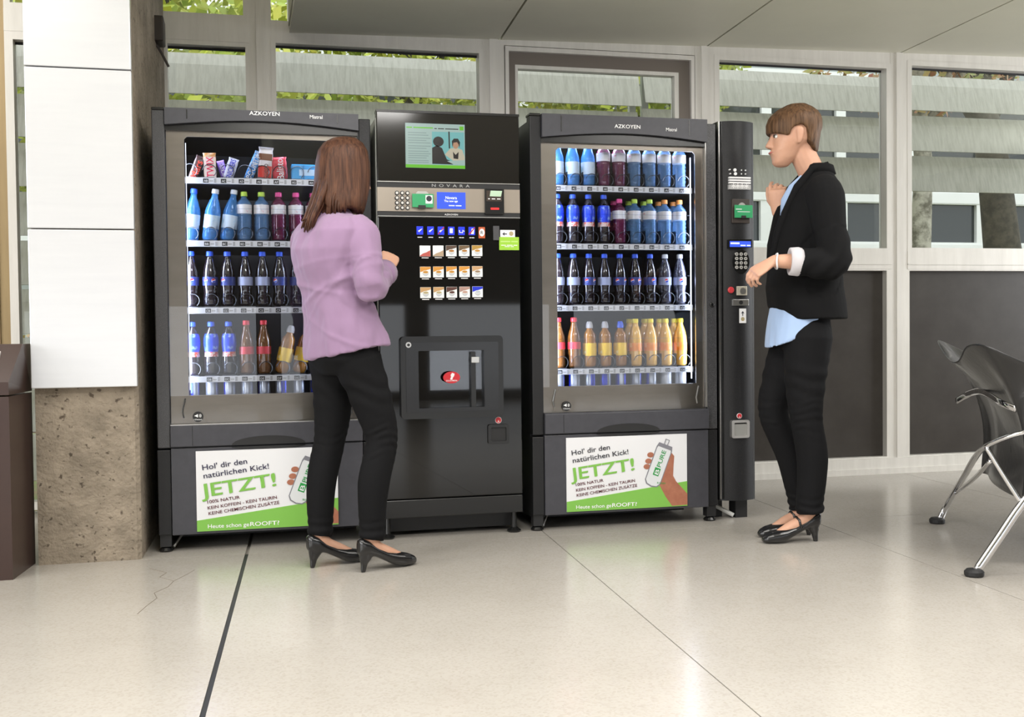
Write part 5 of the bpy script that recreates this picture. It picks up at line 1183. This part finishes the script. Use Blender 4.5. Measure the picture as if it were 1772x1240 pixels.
bm = bmesh.new(); ring_loft(bm, [(p2(0, -.062, 1.530), L2*.082, F2*.074), (p2(0, -.060, 1.566), L2*.070, F2*.066), (p2(0, -.058, 1.572), L2*.060, F2*.056)], 24); obj('collar', bm, BLAZER, BZ, True)
for sg in (1, -1):
    pts = [(.060, -.09, 1.565), (.068, -.02, 1.545), (.075, .040, 1.47), (.068, .090, 1.36), (.055, .125, 1.24), (.045, .140, 1.14)]
    bm = bmesh.new(); tube(bm, [p2(sg*a, b, z) for a, b, z in pts], [.012, .014, .020, .020, .014, .005], 10, .55); obj('lapel', bm, BLAZER, BZ, True)
bm = bmesh.new(); tube(bm, [p2(a, b, z) for a, b, z in ((.0, .085, 1.36), (.015, .075, 1.42), (.024, .048, 1.475), (.036, .012, 1.52))], [.014, .026, .022, .010], 10, .6); obj('shirt_front', bm, SHIRT, W2, True)
ax = (wrN-elN).normalized(); a1 = ax.orthogonal().normalized(); a2 = ax.cross(a1); c = elN*.36+wrN*.64
bm = bmesh.new(); ring_loft(bm, [(c - ax*.030, a1*.054, a2*.054), (c - ax*.015, a1*.058, a2*.058), (c + ax*.018, a1*.055, a2*.055), (c + ax*.020, a1*.046, a2*.046), (c - ax*.02, a1*.044, a2*.044)], 22); obj('rolled_cuff', bm, CUFF, BZ, True)
c = elN*.06+wrN*.94 
bm = bmesh.new(); tube(bm, [c + (a1*math.cos(2*PI*k/20) + a2*math.sin(2*PI*k/20))*.0305 + ax*.004*math.sin(4*PI*k/20) for k in range(20)], .0035, 8, 1.0, True); tag(obj('bracelet', bm, WHITE, W2, True), 'white bracelet', None)
shoe(W2, tipN, dN, True); shoe(W2, tipF, dF, True)
# ------------------------------------------------------------------ lounge armchair at the right edge
CL = mat('chair_leather', (0.016, 0.016, 0.017), .32, coat=.15, bump=(35, .25, .004))
ch = tag(empty('lounge_armchair', (2.90, -1.30, 0)), 'black leather tub armchair on chrome legs cut off by the right edge', 'armchair')
FAR = Vector((3.40, -.36, 0)); NEAR = Vector((2.90, -1.30, 0)); FW = Vector((.883, -.470, 0)); OC = Vector((2.90, -1.30, 0))
def cc(u, b, z): return FAR + (NEAR-FAR)*u + FW*b + Vector((0, 0, z)) - OC
path = []                                             # (u, b, top z, flare) round the tub: far wing, back, near wing
for t in [i/6 for i in range(7)]: path.append((0.02, .62-.57*t, .60+.20*t**1.5, .10))
for t in [i/10 for i in range(1, 10)]: path.append((.02+.96*t, .05-.05*math.sin(PI*t), .805-.055*math.sin(PI*t), .15))
for t in [i/6 for i in range(7)]: path.append((0.98, .05+.57*t, .80-.20*t**.8, .10))
rows = [(1.0, -.06), (.93, -.02), (.80, .05), (.62, .105), (.42, .13), (.22, .125), (.0, .10)]
bm = bmesh.new(); O_, I_ = [], []
for k, (v, off) in enumerate(rows):
    ro, ri = [], []
    for j, (u, b, zt, fl) in enumerate(path):
        z = .24 + (zt-.24)*v; wing = (j < 7) or (j > 15); s = -1 if u < .3 else (1 if u > .7 else 0)
        inward = off + .02
        corner = math.exp(-((j-6.5)/2.2)**2) + math.exp(-((j-15.5)/2.2)**2)
        z += .045*corner*v**3; out = -.05*corner*v**2
        if wing: uu = u - s*(inward*.55+out)/1.06; bb = b + out
        else: uu = .5 + (u-.5)*(1-.25*abs(inward)); bb = b + inward + out
        if wing and (5 <= j <= 6 or 16 <= j <= 17): bb += inward*.6
        ro.append(bm.verts.new(cc(uu, bb, z)))
        ri.append(bm.verts.new(cc(uu - s*.028 if wing else .5+(uu-.5)*.95, bb + (.028 if not wing else .012), z - (.012 if k == 0 else 0))))
    O_.append(ro); I_.append(ri)
n = len(path)
for S in (O_, I_):
    for A_, B_ in zip(S[:-1], S[1:]):
        for j in range(n-1): bm.faces.new((A_[j], A_[j+1], B_[j+1], B_[j]))
for r_ in (0, -1):
    for j in range(n-1): bm.faces.new((O_[r_][j], O_[r_][j+1], I_[r_][j+1], I_[r_][j]))
for j in (0, n-1):
    for k in range(len(rows)-1): bm.faces.new((O_[k][j], O_[k+1][j], I_[k+1][j], I_[k][j]))
bmesh.ops.recalc_face_normals(bm, faces=bm.faces[:])
sh_ = obj('tub_shell', bm, CL, ch, True); md = sh_.modifiers.new('s', 'SUBSURF'); md.levels = 2; md.render_levels = 2
bm = bmesh.new()
ring_loft(bm, [(cc(.5, .44, .20), (NEAR-FAR)*.26, FW*.20, .6), (cc(.5, .42, .24), (NEAR-FAR)*.34, FW*.25, .6), (cc(.5, .42, .36), (NEAR-FAR)*.40, FW*.27, .55), (cc(.5, .42, .43), (NEAR-FAR)*.40, FW*.27, .55), (cc(.5, .42, .455), (NEAR-FAR)*.34, FW*.22, .6)], 32)
obj('seat', bm, CL, ch, True)
def world_tube(name, pts, rad, m, flat=1.0, seg=10):
    Q = [Vector(p) - OC for p in pts]; out = []
    for i in range(len(Q)-1):
        p0, p1_, p2_, p3 = Q[max(i-1, 0)], Q[i], Q[i+1], Q[min(i+2, len(Q)-1)]
        for k in range(5):
            t = k/5; out.append(.5*((2*p1_) + (p2_-p0)*t + (2*p0-5*p1_+4*p2_-p3)*t*t + (3*p1_-p0-3*p2_+p3)*t**3))
    out.append(Q[-1])
    return obj(name, tube(bmesh.new(), out, rad, seg, flat), m, ch, True)
l1 = world_tube('leg', [(3.385, -.362, .018), (3.405, -.395, .10), (3.26, -.70, .262), (3.09, -1.0, .385), (2.955, -1.24, .455), (2.97, -1.36, .505), (3.05, -1.41, .525), (3.25, -1.50, .53)], .016, CHROME, .55)
l2 = world_tube('leg', [(2.866, -1.302, .018), (2.95, -1.31, .13), (3.04, -1.32, .25), (3.16, -1.36, .40), (3.30, -1.42, .44)], .017, CHROME, .7)
world_tube('strut', [(2.945, -1.25, .455), (2.99, -1.28, .36), (3.045, -1.315, .250)], .009, CHROME)
world_tube('strut', [(3.345, -.53, .165), (3.16, -.90, .285), (2.97, -1.24, .40)], .008, CHROME)
world_tube('arm_rail', [(3.355, -.52, .565), (3.34, -.62, .60), (3.24, -.82, .625), (3.13, -1.03, .622), (3.07, -1.17, .605), (3.08, -1.24, .585)], .014, CHROME, .35)
for p, par in (((3.375, -.355), l1), ((2.858, -1.300), l2)):
    o = obj('foot_pad', lathe(bmesh.new(), [(0, 0), (.030, 0), (.034, .006), (.034, .018), (.026, .026), (0, .026)], 18), RUBBER, par); o.location = Vector((p[0], p[1], 0)) - OC
# rear legs out of the frame that carry the chair
for x, y in ((3.95, -.80), (3.45, -1.62)):
    l3 = world_tube('leg', [(x, y, .02), (x-.06, y-.02, .20), (x-.16, y+.02, .40)], .016, CHROME, .6)
    o = obj('foot_pad', lathe(bmesh.new(), [(0, 0), (.030, 0), (.034, .006), (.034, .018), (.026, .026), (0, .026)], 18), RUBBER, l3); o.location = Vector((x, y, 0)) - OC
